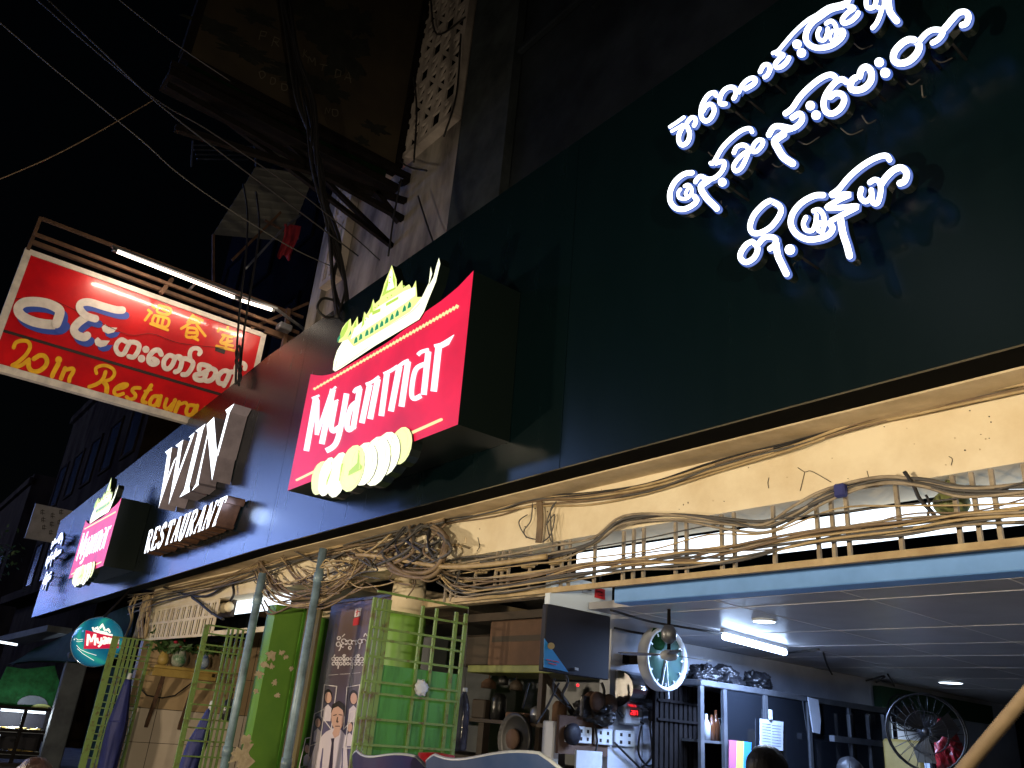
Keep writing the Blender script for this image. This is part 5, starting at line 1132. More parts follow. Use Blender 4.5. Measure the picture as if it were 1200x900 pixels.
cx = -18.2; ya, yb = P(-20, 860, X=cx).y, P(60, 870, X=cx).y; zts = P(30, 830, X=cx).z
m = MB()
for y in (ya, (ya + yb) / 2, yb): m.bar((cx, y, .2), (cx, y, zts), .06)
for z in (zts, zts - .38, zts - .75, zts - 1.1): m.bar((cx, ya, z), (cx, yb, z), .05)
for y in (ya, yb): m.bar((cx, y, zts), (cx - 1.0, y, zts), .05); m.bar((cx - 1.0, y, .2), (cx - 1.0, y, zts), .05)
m.build('frame', 'dark_iron', gcs)
m = MB(); m.box((cx - 1.02, ya, .2), (cx - 1.0, yb, zts)); m.build('back_panel', 'panel_dark', gcs)
m = MB()
for z in (zts - .40, zts - .77, zts - 1.1): m.box((cx - .95, ya + .03, z - .02), (cx - .05, yb - .03, z))
m.build('shelf', 'dull_metal', gcs)
m = MB(); m.bar((cx - .2, ya + .2, zts - .06), (cx - .2, yb - .2, zts - .06), .04); m.bar((cx - .2, ya + .3, zts - .5), (cx - .2, yb - .9, zts - .5), .05); m.build('tube', 'case_light', gcs)
random.seed(17)
for k in range(40):
    zz = random.choice((zts - .40, zts - .77, zts - 1.1)); c = Vector((cx - random.uniform(.1, .8), random.uniform(ya + .1, yb - .1), zz)); r = random.uniform(.05, .11); m = MB()
    m.lathe(c, [(r * .6, .002), (r, r * .4), (r * 1.05, r * .55), (r * .9, r * .55), (r * .5, r * .2)], 14, caps=False); tag(m.build('food_tray', random.choice(['steel', 'plastic_white', 'shelf_yellow'])), 'small bowls of food on the shelves of the glass case', 'bowl', 'bowls in the glass case')
pl = bpy.data.lights.new('case_lamp', 'POINT'); pl.energy = 60; pl.color = (.8, .9, 1); pl.shadow_soft_size = .1; ob = bpy.data.objects.new('case_lamp', pl); COL.objects.link(ob); ob.parent = gcs; ob.location = Vector((cx - .3, (ya + yb) / 2, zts - .15)) - ORG[gcs.name]
m = MB(); m.bar((-19.6, 2.0, 2.3), (-19.6, 2.9, 2.25), .04); tag(m.build('tube_lamp', 'case_light'), 'short white tube lamp at the left edge above the glass case', 'lamp')
# ================================================================ DINING ROOM CONTENTS (left wall plane x = -5)
WX = -5.0
def wx(px, py, dx=0.0): return P(px, py, X=WX + dx)
# hanging dark panel with a pale header
PX_ = -4.4
def wx_(px, py, dx=0.0): return P(px, py, X=PX_ + dx)
hp = empty('menu_panel', wx_(676, 745), 'big dark hanging panel with pale header and blue corner triangle', 'panel')
ya, yb = wx_(639, 740).y, wx_(715, 750).y; zt_, zb_ = wx_(640, 697).z, (wx_(637, 783).z + wx_(712, 800).z) / 2
MB().box((PX_ - .05, ya, zb_), (PX_, yb, zt_ - .06), bev=.006).build('panel', 'panel_dark', hp)
zh = wx_(700, 662).z
MB().box((PX_ - .05, ya + .02, zt_ - .058), (PX_ + .004, yb, zt_ + .16)).build('header', 'panel_white', hp)
d = MB(); outline(d, [(638, 748), (637.5, 782), (666, 787.5)], on(X=PX_ + .006), (-.004, 0, 0), 0, 0); d.build('corner_triangle', 'panel_blue', hp)
d = MB(); dot(d, (646, 757), 4, on(X=PX_ + .012), (-.004, 0, 0), 0, 0); d.build('sun_dot', 'shelf_yellow', hp)
d = MB(); outline(d, [(698, 688), (709, 691), (709, 703), (697, 700)], on(X=PX_ + .012), (-.004, 0, 0), 0, 0); d.build('red_sticker', 'poster_red', hp)
d = MB()
for q in ([(684, 684), (695, 686.5), (694, 697), (683, 694)],): outline(d, q, on(X=PX_ + .012), (-.004, 0, 0), 0, 0)
outline(d, [(674, 782), (678, 783), (678, 786), (674, 785)], on(X=PX_ + .012), (-.004, 0, 0), 0, 0)
d.build('white_sticker', 'plastic_white', hp)
d = MB()
for q in ([(641, 773), (646, 774)], [(648, 774.5), (655, 776)], [(643, 777), (652, 779)]): ribbon(d, q, 1.0, on(X=PX_ + .012), (-.003, 0, 0), 0, 0, smooth=False)
d.build('lettering', 'poster_red', hp)
d = MB()
for q in ([(685, 687), (693, 689)], [(685, 690), (693, 692)], [(701, 693), (706, 694.3)], [(701, 697), (706, 698.3)]): ribbon(d, q, .8, on(X=PX_ + .018), (-.003, 0, 0), 0, 0, smooth=False)
d.build('lettering', 'black_line', hp)
m = MB(); m.tube([(PX_ - .02, ya + .1, zt_ + .1), (PX_ - .02, ya + .1, 2.9)], .012, 5); m.tube([(PX_ - .02, yb - .1, zt_ + .1), (PX_ - .02, yb - .1, 2.9)], .012, 5); m.build('hanger', 'dark_iron', hp)
# shelf plank with carton
AY = 4.62
a, b_ = P(548, 781, Y=AY), P(632, 778, Y=AY)
sh_ = empty('wall_shelf', ((a.x + b_.x) / 2, AY, a.z - .04), 'green painted plank shelf carrying the brown carton', 'shelf')
MB().box((a.x, AY, a.z - .05), (b_.x + .25, AY + .6, a.z + .012), bev=.006).build('plank', 'plank_green', sh_)
m = MB(); m.bar((b_.x, AY + .05, a.z - .05), (b_.x, AY + .5, a.z - .4), .04); m.bar((b_.x, AY + .05, .46), (b_.x, AY + .05, a.z - .05), .05); m.build('bracket', 'wood_dark', sh_)
m = MB(); c0, c1 = P(563, 772, Y=AY), P(638, 722, Y=AY); m.box((c0.x, AY + .08, a.z + .014), (c1.x, AY + .5, c1.z), bev=.01); cb = m.build('carton', 'carton'); tag(cb, 'brown cardboard carton on the green plank shelf', 'carton')
m = MB(); m.box((c0.x + .05, AY + .074, a.z + .22), (c1.x - .05, AY + .079, a.z + .27)); ORG[cb.name] = cb.location.copy(); m.build('tape', 'wood_dark', cb)
m = MB(); m.box((c0.x - .5, AY + .12, a.z + .014), (c0.x - .02, AY + .5, a.z + .3), bev=.02); tag(m.build('crate', 'wood_dark'), 'dark crate behind the gate at the left end of the plank shelf', 'crate')
m = MB(); m.box((-9.1, 4.75, 2.45), (-5.05, 5.5, 2.52)); m.build('lintel', 'wood_dark', shop)
# workbench below
wb = empty('workbench', (-6.2, 4.7, .45), 'cluttered dark workbench below the plank shelf', 'bench')
z1 = P(600, 845, Y=AY).z
MB().box((-7.4, AY, z1 - .03), (-5.1, AY + .7, z1)).build('bench_top', 'wood_dark', wb)
z2 = P(600, 893, Y=AY).z
MB().box((-7.4, AY + .02, z2 - .04), (-5.1, AY + .7, z2)).build('lower_shelf', 'wood_dark', wb)
for x in (-7.35, -6.2, -5.2): MB().box((x - .04, AY + .05, .46), (x + .04, AY + .12, z1 - .031)).build('leg', 'wood_dark', wb)
m = MB(); c = P(646, 865, Y=AY - .05); m.box((c.x - .07, AY - .09, .46), (c.x + .07, AY - .02, P(646, 845, Y=AY).z), bev=.01); tag(m.build('white_post', 'inner_wall'), 'short pale post standing at the front of the workbench', 'post')
random.seed(8)
def lump(name, c, r, mt, label, cat, sc=(1, 1, .6), seed=0, group=None):
    random.seed(seed); m = MB(); m.sphere((0, 0, 0), 1, 64, 40)
    from mathutils import noise
    vs = []
    for v in m.v:
        k = 1 + .4 * noise.noise(v * 1.6 + Vector((seed, 0, 0))) + .22 * (1 - 2 * abs(noise.noise(v * 3.1 + Vector((0, seed, 0))))) + .09 * (1 - 2 * abs(noise.noise(v * 8 + Vector((0, 0, seed))))) - .25
        vs.append(Vector((v.x * sc[0] * k, v.y * sc[1] * k, max(v.z, -.75) * sc[2] * k)) * r + c)
    m.v = vs; return tag(m.build(name, mt), label, cat, group)
lump('black_bag', Vector((P(690, 832, Y=AY + .2).x - .05, AY + .3, z1 + .10)), .15, 'plastic_black', 'black bag heaped at the right end of the workbench', 'bag', (1.5, 1, .65), 3)
for i, (px, py, dx) in enumerate(((694, 832, .05), (708, 835, .05))):
    m = MB(); c = wx(px - 4, py - 10, -.02); m.lathe(c, [(.02, 0), (.072, .01), (.078, .04), (.05, .05), (.05, .08), (.078, .09), (.072, .12), (.02, .13)], 18, 'x'); tag(m.build('cable_reel', 'rust'), ['rusty brown reel left of a matching one under the dark panel', 'rusty brown reel next to the steel roller under the dark panel'][i], 'reel', 'brown reels on the wall')
# stainless roller cover
m = MB(); ya_, yb_ = wx(719, 800).y, wx(759, 806).y; zr_ = wx(738, 809).z; n = 14; pr = [(.02, .17)] + [(.02 + .2 * math.sin(math.pi * k / n), .17 * math.cos(math.pi * k / n)) for k in range(n + 1)] + [(.02, -.17)]
m.prism([(WX + x, ya_, zr_ + z * .85) for x, z in pr], (0, yb_ - ya_, 0)); rl = m.build('roller_cover', 'steel'); tag(rl, 'half round stainless steel dispenser beside the wall clock', 'dispenser')
# voltage box
vb = empty('voltage_meter', wx(735, 838), 'small white voltage box with red digits above the sockets', 'meter')
ya_, yb_ = wx(724, 830).y, wx(743, 840).y; za_, zb2 = wx(734, 827).z, wx(734, 849).z
MB().box((WX + .0, ya_, zb2), (WX + .08, yb_, za_), bev=.012).build('case', 'plastic_white', vb)
MB().box((WX + .0805, ya_ + .06, (za_ + zb2) / 2 - .005), (WX + .0825, yb_ - .03, za_ - .025)).build('screen', 'black_line', vb)
seg = {'2': [((0, 2), (1, 2)), ((1, 2), (1, 1)), ((0, 1), (1, 1)), ((0, 1), (0, 0)), ((0, 0), (1, 0))], '0': [((0, 2), (1, 2)), ((1, 2), (1, 0)), ((0, 0), (0, 2)), ((0, 0), (1, 0))], '7': [((0, 2), (1, 2)), ((1, 2), (1, 0))]}
m = MB(); zc = (za_ + zb2) / 2 + .005; hh = (za_ - .035 - zc) / 2; dw = (yb_ - ya_ - .11) / 3
for k, ch in enumerate('207'):
    for (a, b_) in seg[ch]: m.bar((WX + .085, ya_ + .068 + k * dw + a[0] * dw * .6, zc + a[1] * hh), (WX + .085, ya_ + .068 + k * dw + b_[0] * dw * .6, zc + b_[1] * hh), .004, .009, up=(1, 0, 0))
m.build('digits', 'red_digit', vb)
# sockets on a brown back board
bk = empty('socket_board', wx(700, 862), 'brown wall board with a row of four white socket plates', 'socket board')
MB().box((WX - .03, wx(655, 860).y, wx(700, 886).z), (WX - .002, wx(748, 860).y, wx(700, 842).z)).build('board', 'carton', bk)
for k, (p0, p1) in enumerate(((661, 671), (673, 692), (695, 716), (718, 742))):
    m = MB(); z_ = wx(700, 862).z; ya_, yb_ = wx(p0 + 20 - 20, 855).y, wx(p1, 858).y; m.box((WX, ya_ + .004, z_ - .065), (WX + .025, yb_ - .004, z_ + .055), bev=.006); sk = m.build('socket_plate', 'plastic_white', bk)
    m = MB()
    for r_ in range(2):
        for c_ in range(2): m.box((WX + .0255, ya_ + (yb_ - ya_) * (.25 + .4 * c_), z_ - .045 + .055 * r_), (WX + .028, ya_ + (yb_ - ya_) * (.36 + .4 * c_), z_ - .02 + .055 * r_))
    m.build('socket_holes', 'black_line', sk)
m = MB(); m.lathe(wx(668, 860, .02), [(.03, 0), (.075, .01), (.08, .04), (.03, .055)], 20, 'x'); tag(m.build('round_meter', 'panel_dark'), 'round grey dial mounted at the left end of the sockets', 'dial')
m = MB(); c = wx(684, 828); m.box(c + Vector((0, -.05, -.08)), c + Vector((.04, .05, .08)), bev=.01); rb = tag(m.build('breaker_box', 'plastic_black'), 'black breaker box with a glowing red pilot light', 'breaker'); ORG[rb.name] = rb.location.copy(); MB().sphere(wx(677, 803, .06), .012, 8, 6).build('pilot_light', 'red_digit', rb)
lw = empty('loose_wires', wx(700, 860, .04), 'loose black wires drooping around the socket board', 'wires')
for q in ([(650, 795), (648, 810), (656, 820), (668, 830)], [(655, 800), (640, 830), (628, 848)], [(696, 845), (700, 870), (695, 890)], [(752, 850), (748, 880), (758, 897), (770, 893)], [(745, 842), (754, 848)], [(720, 870), (735, 885), (750, 900)], [(765, 820), (762, 850), (764, 885), (752, 899)], [(620, 800), (612, 830)]):
    m = MB(); cable(m, [wx(px, py, .04) for px, py in q], .009, 5); m.build('wire', 'cable_black', lw)
m = MB(); c = wx(766, 838, .03); m.box(c - Vector((.03, .05, .05)), c + Vector((.03, .05, .05)), bev=.015); m.tube([c, c + Vector((0, 0, .14))], .012, 6); tag(m.build('power_plug', 'plastic_black'), 'black plug on the pale pillar below the clock', 'plug')
m = MB(); m.box((WX - .06, wx(752, 850).y, .46), (WX + .015, wx(770, 850).y, 2.0)); m.build('pillar', 'inner_wall', room)
m = MB(); a, b_ = P(676, 879, X=WX + .3), P(706, 882, X=WX + .3); m.box((WX + .28, a.y, a.z - .5), (WX + .3, b_.y, a.z)); tag(m.build('clipboard', 'paper'), 'pale blue board leaning below the sockets', 'board')
# ---- wall clock
ck = P(777, 772, X=WX + .42); kz = (ck - CAM).dot(Vector([RM[i][2] for i in range(3)])); CR = 36 / FPX * kz
clk = empty('wall_clock', ck, 'round pale rimmed wall clock with dark green face behind the ceiling fan', 'clock')
m = MB(); m.lathe(ck, [(CR * .86, .03), (CR * .9, .05), (CR * .97, .05), (CR, .02), (CR, -.05), (CR * .8, -.05)], 40, 'x', caps=False); m.build('rim', 'plastic_white', clk)
m = MB(); m.bar(ck + Vector((-.05, 0, 0)), ck + Vector((-.43, 0, 0)), .06, .08); m.build('bracket', 'dark_iron', clk)
m = MB(); m.lathe(ck, [(.001, .02), (CR * .87, .019), (CR * .87, -.03)], 40, 'x'); m.build('face', 'clock_face', clk)
m = MB()
for k in range(12):
    m = MB(); a = k * math.pi / 6; c = ck + Vector((.024, math.sin(a) * CR * .74, math.cos(a) * CR * .74)); m.bar(c, c + Vector((0, math.sin(a), math.cos(a))) * CR * .1,   .012, .02, up=(1, 0, 0)); m.build('hour_mark', 'plastic_white', clk)
m = MB(); m.bar(ck + Vector((.03, 0, 0)), ck + Vector((.03, -.06, -.24)), .008, .02, up=(1, 0, 0)); m.bar(ck + Vector((.034, 0, 0)), ck + Vector((.034, .03, -.3)), .006, .014, up=(1, 0, 0)); m.build('hands', 'plastic_white', clk)
m = MB(); m.sphere(ck + Vector((.02, -.08, .15)), .1, 16, 8, sc=(.1, .9, 1)); m.build('face_print', 'stall_green', clk)
# ---- ceiling fan hung from the ceiling near the beam
fz = P(784, 714, Z=CZ); fc = Vector((fz.x, fz.y, P(780, 768, Y=fz.y).z))
fan = empty('ceiling_fan', fc, 'grey ceiling fan with three blades hanging in front of the clock', 'ceiling fan')
m = MB(); m.tube([(fc.x, fc.y, CZ), (fc.x, fc.y, fc.z)], .012, 8); m.build('downrod', 'dark_iron', fan)
zc = P(781, 742, Y=fz.y).z; m = MB(); m.lathe((fc.x, fc.y, zc - .04), [(.02, -.03), (.05, 0), (.055, .05), (.03, .09)], 16); m.build('canopy_cup', 'dull_metal', fan)
m = MB(); m.lathe(fc, [(.02, -.035), (.05, -.025), (.062, 0), (.05, .02), (.02, .035)], 20); m.build('motor', 'plastic_white', fan)
for k in range(3):
    a = math.radians(200 + 120 * k); u = Vector((math.cos(a), math.sin(a), 0)); v = Vector((-math.sin(a), math.cos(a), .12)); m = MB()
    pts = [fc + u * r_ + v * s_ for r_, s_ in ((.05, -.015), (.12, -.03), (.3, -.04), (.36, -.02), (.36, .02), (.3, .035), (.12, .03), (.05, .015))]; m.prism(pts, (0, 0, .006)); m.build('blade', 'dull_metal', fan)
# ---- ceiling lights
for i, (px, py, r) in enumerate(((895.5, 728, .085), (1114, 800, .13))):
    c = P(px, py, Z=CZ - .012); root = empty('downlight', c, ['round ceiling downlight just above the tube lamp', 'round ceiling downlight deep in the room above the pedestal fan'][i], 'ceiling light', 'round ceiling downlights')
    MB().lathe(c, [(.001, -.007), (r * .86, -.006), (r * .88, .002)], 28).build('diffuser', 'downlight', root); MB().lathe(c, [(r * .9, -.004), (r * .97, -.003), (r * .97, .011), (r * .9, .011)], 28, caps=False).build('ring', 'plastic_white', root)
    al = bpy.data.lights.new('down_spot', 'SPOT'); al.energy = 70; al.spot_size = 2.4; al.color = (.7, .84, 1); al.shadow_soft_size = r; ob = bpy.data.objects.new('down_spot', al); COL.objects.link(ob); ob.parent = root; ob.location = (0, 0, -.02)
tz = CZ - .06; ta, tb = P(849, 746, Z=tz), P(919.5, 764.5, Z=tz)
tl2 = empty('tube_lamp', (ta + tb) / 2 + Vector((0, 0, .06)), 'bright cool white tube lamp fixed under the dining room ceiling', 'lamp')
m = MB(); m.tube([ta, tb], .024, 12); m.build('tube', 'tube_cool', tl2)
m = MB(); m.bar(ta + Vector((0, -.03, .042)), tb + Vector((0, .03, .042)), .03, .03); 

m.build('batten', 'plastic_white', tl2)
al = bpy.data.lights.new('tube_glow', 'AREA'); al.shape = 'RECTANGLE'; al.size = .03; al.size_y = (tb - ta).length; al.energy = 95; al.color = (.40, .57, 1); ob = bpy.data.objects.new('tube_glow', al); COL.objects.link(ob); ob.parent = tl2; ob.location = (ta + tb) / 2 + Vector((0, 0, -.027)) - ORG[tl2.name]; ob.rotation_euler = (0, 0, math.atan2((tb - ta).y, (tb - ta).x) - math.pi / 2)
# ---- ceiling wires
cw = empty('ceiling_wires', P(880, 752, Z=CZ), 'thin black wires strung along the dining room ceiling', 'wires')
for q in ([(716, 715), (760, 728), (800, 735), (840, 742), (880, 752)], [(720, 736), (750, 742), (790, 748)], [(800, 762), (830, 772), (870, 780), (920, 790), (960, 795), (985, 800)], [(965, 765), (972, 785), (990, 812)], [(925, 765), (960, 761)], [(1040, 790), (1052, 812), (1056, 830)], [(985, 822), (1010, 810), (1037, 793)], [(950, 800), (1000, 800), (1036, 792)]):
    m = MB(); cable(m, [P(px, py, Z=CZ - .03) for px, py in q], .009, 5); m.build('wire', 'cable_black', cw)
# ---- folded scissor gate between pillar and cabinet
sg = empty('scissor_gate', P(790, 850, X=-4.75), 'dark folded scissor gate between pillar and glass cabinet', 'gate')
ys0, ys1 = P(768, 850, X=-4.75).y, P(818, 850, X=-4.75).y; zs = P(790, 800, X=-4.75).z
for k in range(10):
    y = ys0 + (ys1 - ys0) * k / 9; m = MB(); m.bar((-4.75, y, .46), (-4.75, y, zs), .03, .04); m.build('upright', 'dark_iron', sg)
m = MB()
for z in (zs - .15, 1.7, 1.3): m.bar((-4.73, ys0, z), (-4.73, ys1, z), .02)
m.build('cross_bar', 'dark_iron', sg)
for k in range(3):
    m = MB(); c = P(799 + k * 6.5, 845, X=-4.85); m.lathe(c - Vector((0, 0, .14)), [(.03, 0), (.03, .12), (.028, .16), (.01, .2), (.01, .25)], 12); tag(m.build('sauce_bottle', 'plastic_white'), 'pale sauce bottles in a row behind the scissor gate', 'bottle', 'bottles behind the scissor gate')
# ---- glass cabinet
CX = -4.5; ct = P(830, 797, X=CX).z
cab = empty('glass_cabinet', (-4.75, 7, .45), 'long aluminium and dark glass cabinet along the left wall', 'cabinet')
cy0, cy1 = P(822, 800, X=CX).y, P(1045, 838, X=CX).y
m = MB(); m.box((WX + .01, cy0, ct - .05), (CX, cy1, ct), bev=.006); m.build('top', 'dull_metal', cab)
m = MB(); m.box((WX + .01, cy0, .46), (WX + .03, cy1, ct - .05)); m.box((WX + .03, cy1 - .02, .46), (CX - .03, cy1, ct - .05)); m.build('carcass', 'panel_dark', cab)
for px in (823, 850, 898, 948, 995, 1040):
    y = P(px, 820, X=CX).y; m = MB(); m.box((CX - .03, y - .022, .46), (CX, y + .022, ct - .051)); m.build('stile', 'dull_metal', cab)
zsh = P(836, 868, X=CX).z
m = MB(); m.box((WX + .03, cy0 + .03, zsh - .02), (CX - .035, cy1 - .03, zsh)); m.build('shelf', 'dull_metal', cab)
for (p0, p1) in ((851, 897), (899, 947), (949, 994), (996, 1039)):
    y0_, y1_ = P(p0, 820, X=CX).y + .025, P(p1, 820, X=CX).y - .025; MB().box((CX - .02, y0_, .5), (CX - .014, y1_, ct - .053)).build('glass_door', 'glass_dark', cab)
for i, (px, mt, h) in enumerate(((828, 'plastic_white', .2), (834, 'bottle_amber', .2), (839, 'bottle_amber', .24), (843, 'plastic_white', .18))):
    c = P(px, 865, X=CX - .14); c.z = zsh + .001; m = MB(); m.lathe(c, [(.032, 0), (.034, h * .55), (.03, h * .65), (.012, h * .8), (.012, h)], 14)
    tag(m.build('bottle', mt), ['white bottle leftmost on the open cabinet shelf', 'amber bottle next to the white one on the cabinet shelf', 'tall amber bottle in the middle of the cabinet shelf', 'white bottle at the right on the open cabinet shelf'][i], 'bottle', 'bottles on the cabinet shelf')
for i, (px, sd_, r) in enumerate(((824, 5, .12), (849, 9, .14), (887, 14, .135))):
    c = P(px, 796, X=CX - .2); c.z = ct + r * .45
    lump('plastic_bag', c, r, 'plastic_black', ['grey black bag nearest the clock on the cabinet top', 'glossy black knotted bag in the middle of the cabinet top', 'crumpled black plastic bag farthest from the clock on the cabinet top'][i], 'bag', (1, 1.15, .8), sd_, 'black bags on the cabinet')
# notices and cloth on the cabinet
m = MB(); q = [(891, 842), (918, 846), (917.5, 880), (891, 875)]; outline(m, q, on(X=CX + .012), (-.006, 0, 0), 0, 0); nt_ = m.build('notice_sheet', 'paper'); tag(nt_, 'white written notice clipped on the cabinet glass', 'notice'); ORG[nt_.name] = nt_.location.copy()
d = MB()
for k in range(8): ribbon(d, [(893.5, 848 + 3.4 * k), (903, 849.2 + 3.4 * k)], .45, on(X=CX + .014), (-.001, 0, 0), 0, 0, smooth=False); ribbon(d, [(905, 850 + 3.4 * k), (915, 851.2 + 3.4 * k)], .45, on(X=CX + .014), (-.001, 0, 0), 0, 0, smooth=False)
d.build('writing', 'panel_dark', nt_)
MB().box(P(904, 841, X=CX + .03) - Vector((.02, .02, .02)), P(904, 836, X=CX + .03) + Vector((0, .02, .03)), bev=.005).build('clip', 'plastic_white', nt_)
m = MB(); outline(m, [(947, 817), (959, 820), (962, 845), (961, 860), (953, 858), (950, 838)], on(X=CX + .02), (-.008, 0, 0), 0, 0); tag(m.build('paper_strip', 'paper'), 'long curling pale paper strip hanging on the cabinet', 'paper')
ct_ = empty('striped_cloth', P(868, 885, X=CX + .06), 'pink, yellow and blue striped cloth hung on the cabinet', 'cloth')
for k, mt in enumerate(('cloth_pink', 'cloth_yellow', 'cloth_blue')):
    m = MB(); outline(m, [(855 + 8.6 * k, 867 + 1.0 * k), (863.6 + 8.6 * k, 868 + 1.0 * k), (862.6 + 8 * k, 912), (854.5 + 8 * k, 912)], on(X=CX + .03 + .001 * k), (-.008, 0, 0), 0, 0); m.build('stripe', mt, ct_)
# ---- deeper shelving rack
rk = empty('steel_rack', (-4.2, 9.5, .45), 'steel rack of dark shelves deep in the dining room', 'rack')
for px in (996, 1018, 1036):
    p_ = P(px, 850, X=-4.35); m = MB(); m.bar((-4.35, p_.y, .46), (-4.35, p_.y, P(px, 838, X=-4.35).z), .035); m.build('upright', 'steel', rk)
m = MB(); zz = P(1000, 868, X=-4.35).z; m.bar((-4.35, P(975, 866, X=-4.35).y, zz), (-4.35, P(1036, 870, X=-4.35).y, zz), .05); m.bar((-4.35, P(975, 866, X=-4.35).y, zz - .5), (-4.35, P(1036, 870, X=-4.35).y, zz - .5), .05); m.build('shelf', 'dull_metal', rk)
# ---- fans
def pfan(c, R, label, head=(0.2, -1, 0), name='pedestal_fan'):
    root = empty(name, Vector((c.x, c.y, .46)), label, 'fan', 'black electric fans')
    h = Vector(head).normalized(); u = h.cross(Vector((0, 0, 1))).normalized(); v = u.cross(h)
    m = MB()
    for rr, dd in ((R, 0), (R * .98, .1), (R * .55, .03), (R * .55, -.05)):
        m.tube([c + h * dd + (u * math.cos(k * math.pi / 16) + v * math.sin(k * math.pi / 16)) * rr for k in range(32)], .007 if rr > R * .9 else .003, 5, closed=True)
    for k in range(26):
        a = k * math.pi / 13; e_ = u * math.cos(a) + v * math.sin(a); m.tube([c + h * .12 + e_ * R * .12, c + h * .1 + e_ * R * .6, c + e_ * R], .0016, 4); m.tube([c - h * .1 + e_ * R * .12, c + e_ * R], .0016, 4)
    m.build('guard', 'fan_black', root)
    for k in range(3):
        a = k * 2.094 + .3; e_ = u * math.cos(a) + v * math.sin(a); f_ = u * math.cos(a + .6) + v * math.sin(a + .6); g_ = u * math.cos(a + .95) + v * math.sin(a + .95); m = MB()
        m.prism([c + e_ * R * .12, c + e_ * R * .8 + h * .02, c + f_ * R * .85, c + g_ * R * .6 - h * .02, c + g_ * R * .14], h * .006); m.build('blade', 'fan_black', root)
    m = MB(); m.sphere(c - h * .16, R * .32, 14, 10, sc=(1, 1, .9)); m.tube([c - h * .1, c + h * .03], .03, 8); m.build('motor', 'plastic_black', root)
    m = MB(); m.tube([c - h * .16, Vector((c.x, c.y, c.z - .3)) - h * .16, Vector((c.x, c.y, .5)) - h * .16], .022, 8); m.lathe((c.x - h.x * .16, c.y - h.y * .16, .455), [(.2, 0), (.2, .03), (.05, .06)], 20); m.build('stand', 'dark_iron', root)
pfan(P(1086, 858, Y=6.2), .255, 'large black pedestal fan deep in the room under the far downlight', (.35, -1, -.05))
pfan(P(1058, 835, Y=8.6), .17, 'small round black fan just left of the large pedestal fan', (.9, -.5, 0))
c = P(1110, 878, Y=6.8); lump('red_bag', c, .17, 'plastic_red', 'red plastic bag hanging behind the large pedestal fan', 'bag', (.7, .6, 1.2), 6)
m = MB(); c = P(1065, 885, Y=7.5); m.box(c - Vector((.18, .1, .5)), c + Vector((.16, .1, .12)), bev=.02); tag(m.build('cream_cabinet', 'shelf_yellow'), 'cream cabinet corner seen below the large pedestal fan', 'cabinet')
m = MB(); c = P(1090, 885, Y=7.2); m.box(c - Vector((.05, .01, .4)), c + Vector((.06, .01, .14))); tag(m.build('hanging_towel', 'paper'), 'pale towel hanging behind the pedestal fan guard', 'towel')
# ---- ribbed hose at lower right
hz = empty('ribbed_hose', P(1165, 860, Y=2.6), 'beige ribbed hose slanting across the lower right corner', 'hose')
a, b_ = P(1215, 800, Y=2.6), P(1110, 925, Y=2.6); n = 120; m = MB(); d_ = (b_ - a); u = d_.normalized().cross(Vector((0, 1, 0))).normalized(); w_ = u.cross(d_.normalized()); vs = []; N = 12
for i in range(n + 1):
    t = i / n; r_ = .0185 + (.003 if i % 2 else -.003); c = a + d_ * t 
    for k in range(N): vs.append(c + (u * math.cos(2 * math.pi * k / N) + w_ * math.sin(2 * math.pi * k / N)) * r_)
m.add(vs, [(i * N + k, i * N + (k + 1) % N, (i + 1) * N + (k + 1) % N, (i + 1) * N + k) for i in range(n) for k in range(N)], 0, True); m.build('tube', 'hose', hz)
# ---- plastic bottle hung by the gate
bt_ = empty('water_bottle', P(540, 872, Y=4.0), 'clear plastic bottle hung upright by a string beside the folding gate', 'bottle')
c = P(538, 880, Y=4.0); zt_ = P(541, 808, Y=4.0).z; h = zt_ - c.z; r = .055
MB().lathe(c, [(r * .8, 0), (r, .02), (r, h * .35), (r * .93, h * .4), (r, h * .45), (r, h * .7), (r * .5, h * .9), (r * .28, h * .94), (r * .28, h)], 18).build('body', 'bottle_clear', bt_)
MB().lathe(c + Vector((0, 0, h * .965)), [(r * .34, 0), (r * .34, .03)], 12).build('cap', 'plastic_white', bt_)
m = MB(); m.tube([c + Vector((0, 0, h)), P(545, 775, Y=4.0), P(549, 714, Y=3.9)], .004, 5); m.build('string', 'cable_grey', bt_)

pan = empty('round_pan', P(602, 868, Y=AY - .06), 'round black pan with a pale oval middle hung below the workbench', 'pan')
c = P(602, 866, Y=AY - .06); MB().lathe(c, [(.001, .02), (.17, .02), (.2, -.01), (.2, .03), (.16, .05)], 26, 'y').build('body', 'fan_black', pan); MB().lathe(c, [(.001, -.03), (.075, -.025), (.08, .0)], 20, 'y').build('middle', 'carton', pan)
for k, (px, w, h, mt, lb) in enumerate(((566, .10, .16, 'wood_dark', 'dark box leftmost on the workbench'), (583, .07, .22, 'plastic_black', 'tall dark canister on the workbench beside the dark box'), (612, .13, .07, 'carton', 'flat brown box lying on the middle of the workbench'), (632, .08, .13, 'dull_metal', 'dull metal tin on the workbench near the pale post'), (655, .06, .18, 'rust', 'rusty tall tin behind the pale post'))):
    c = P(px, 845, Y=AY + .15); c.z = z1 + .001; m = MB()
    if k in (1, 3, 4): m.lathe(c, [(w * .8, 0), (w, .01), (w, h * .8), (w * .6, h), (w * .3, h)], 16)
    else: m.box(c + Vector((-w, -w * .7, 0)), c + Vector((w, w * .7, h)), bev=.01)
    tag(m.build(('box', 'canister', 'box', 'tin', 'tin')[k], mt), lb, ('box', 'canister', 'box', 'tin', 'tin')[k])
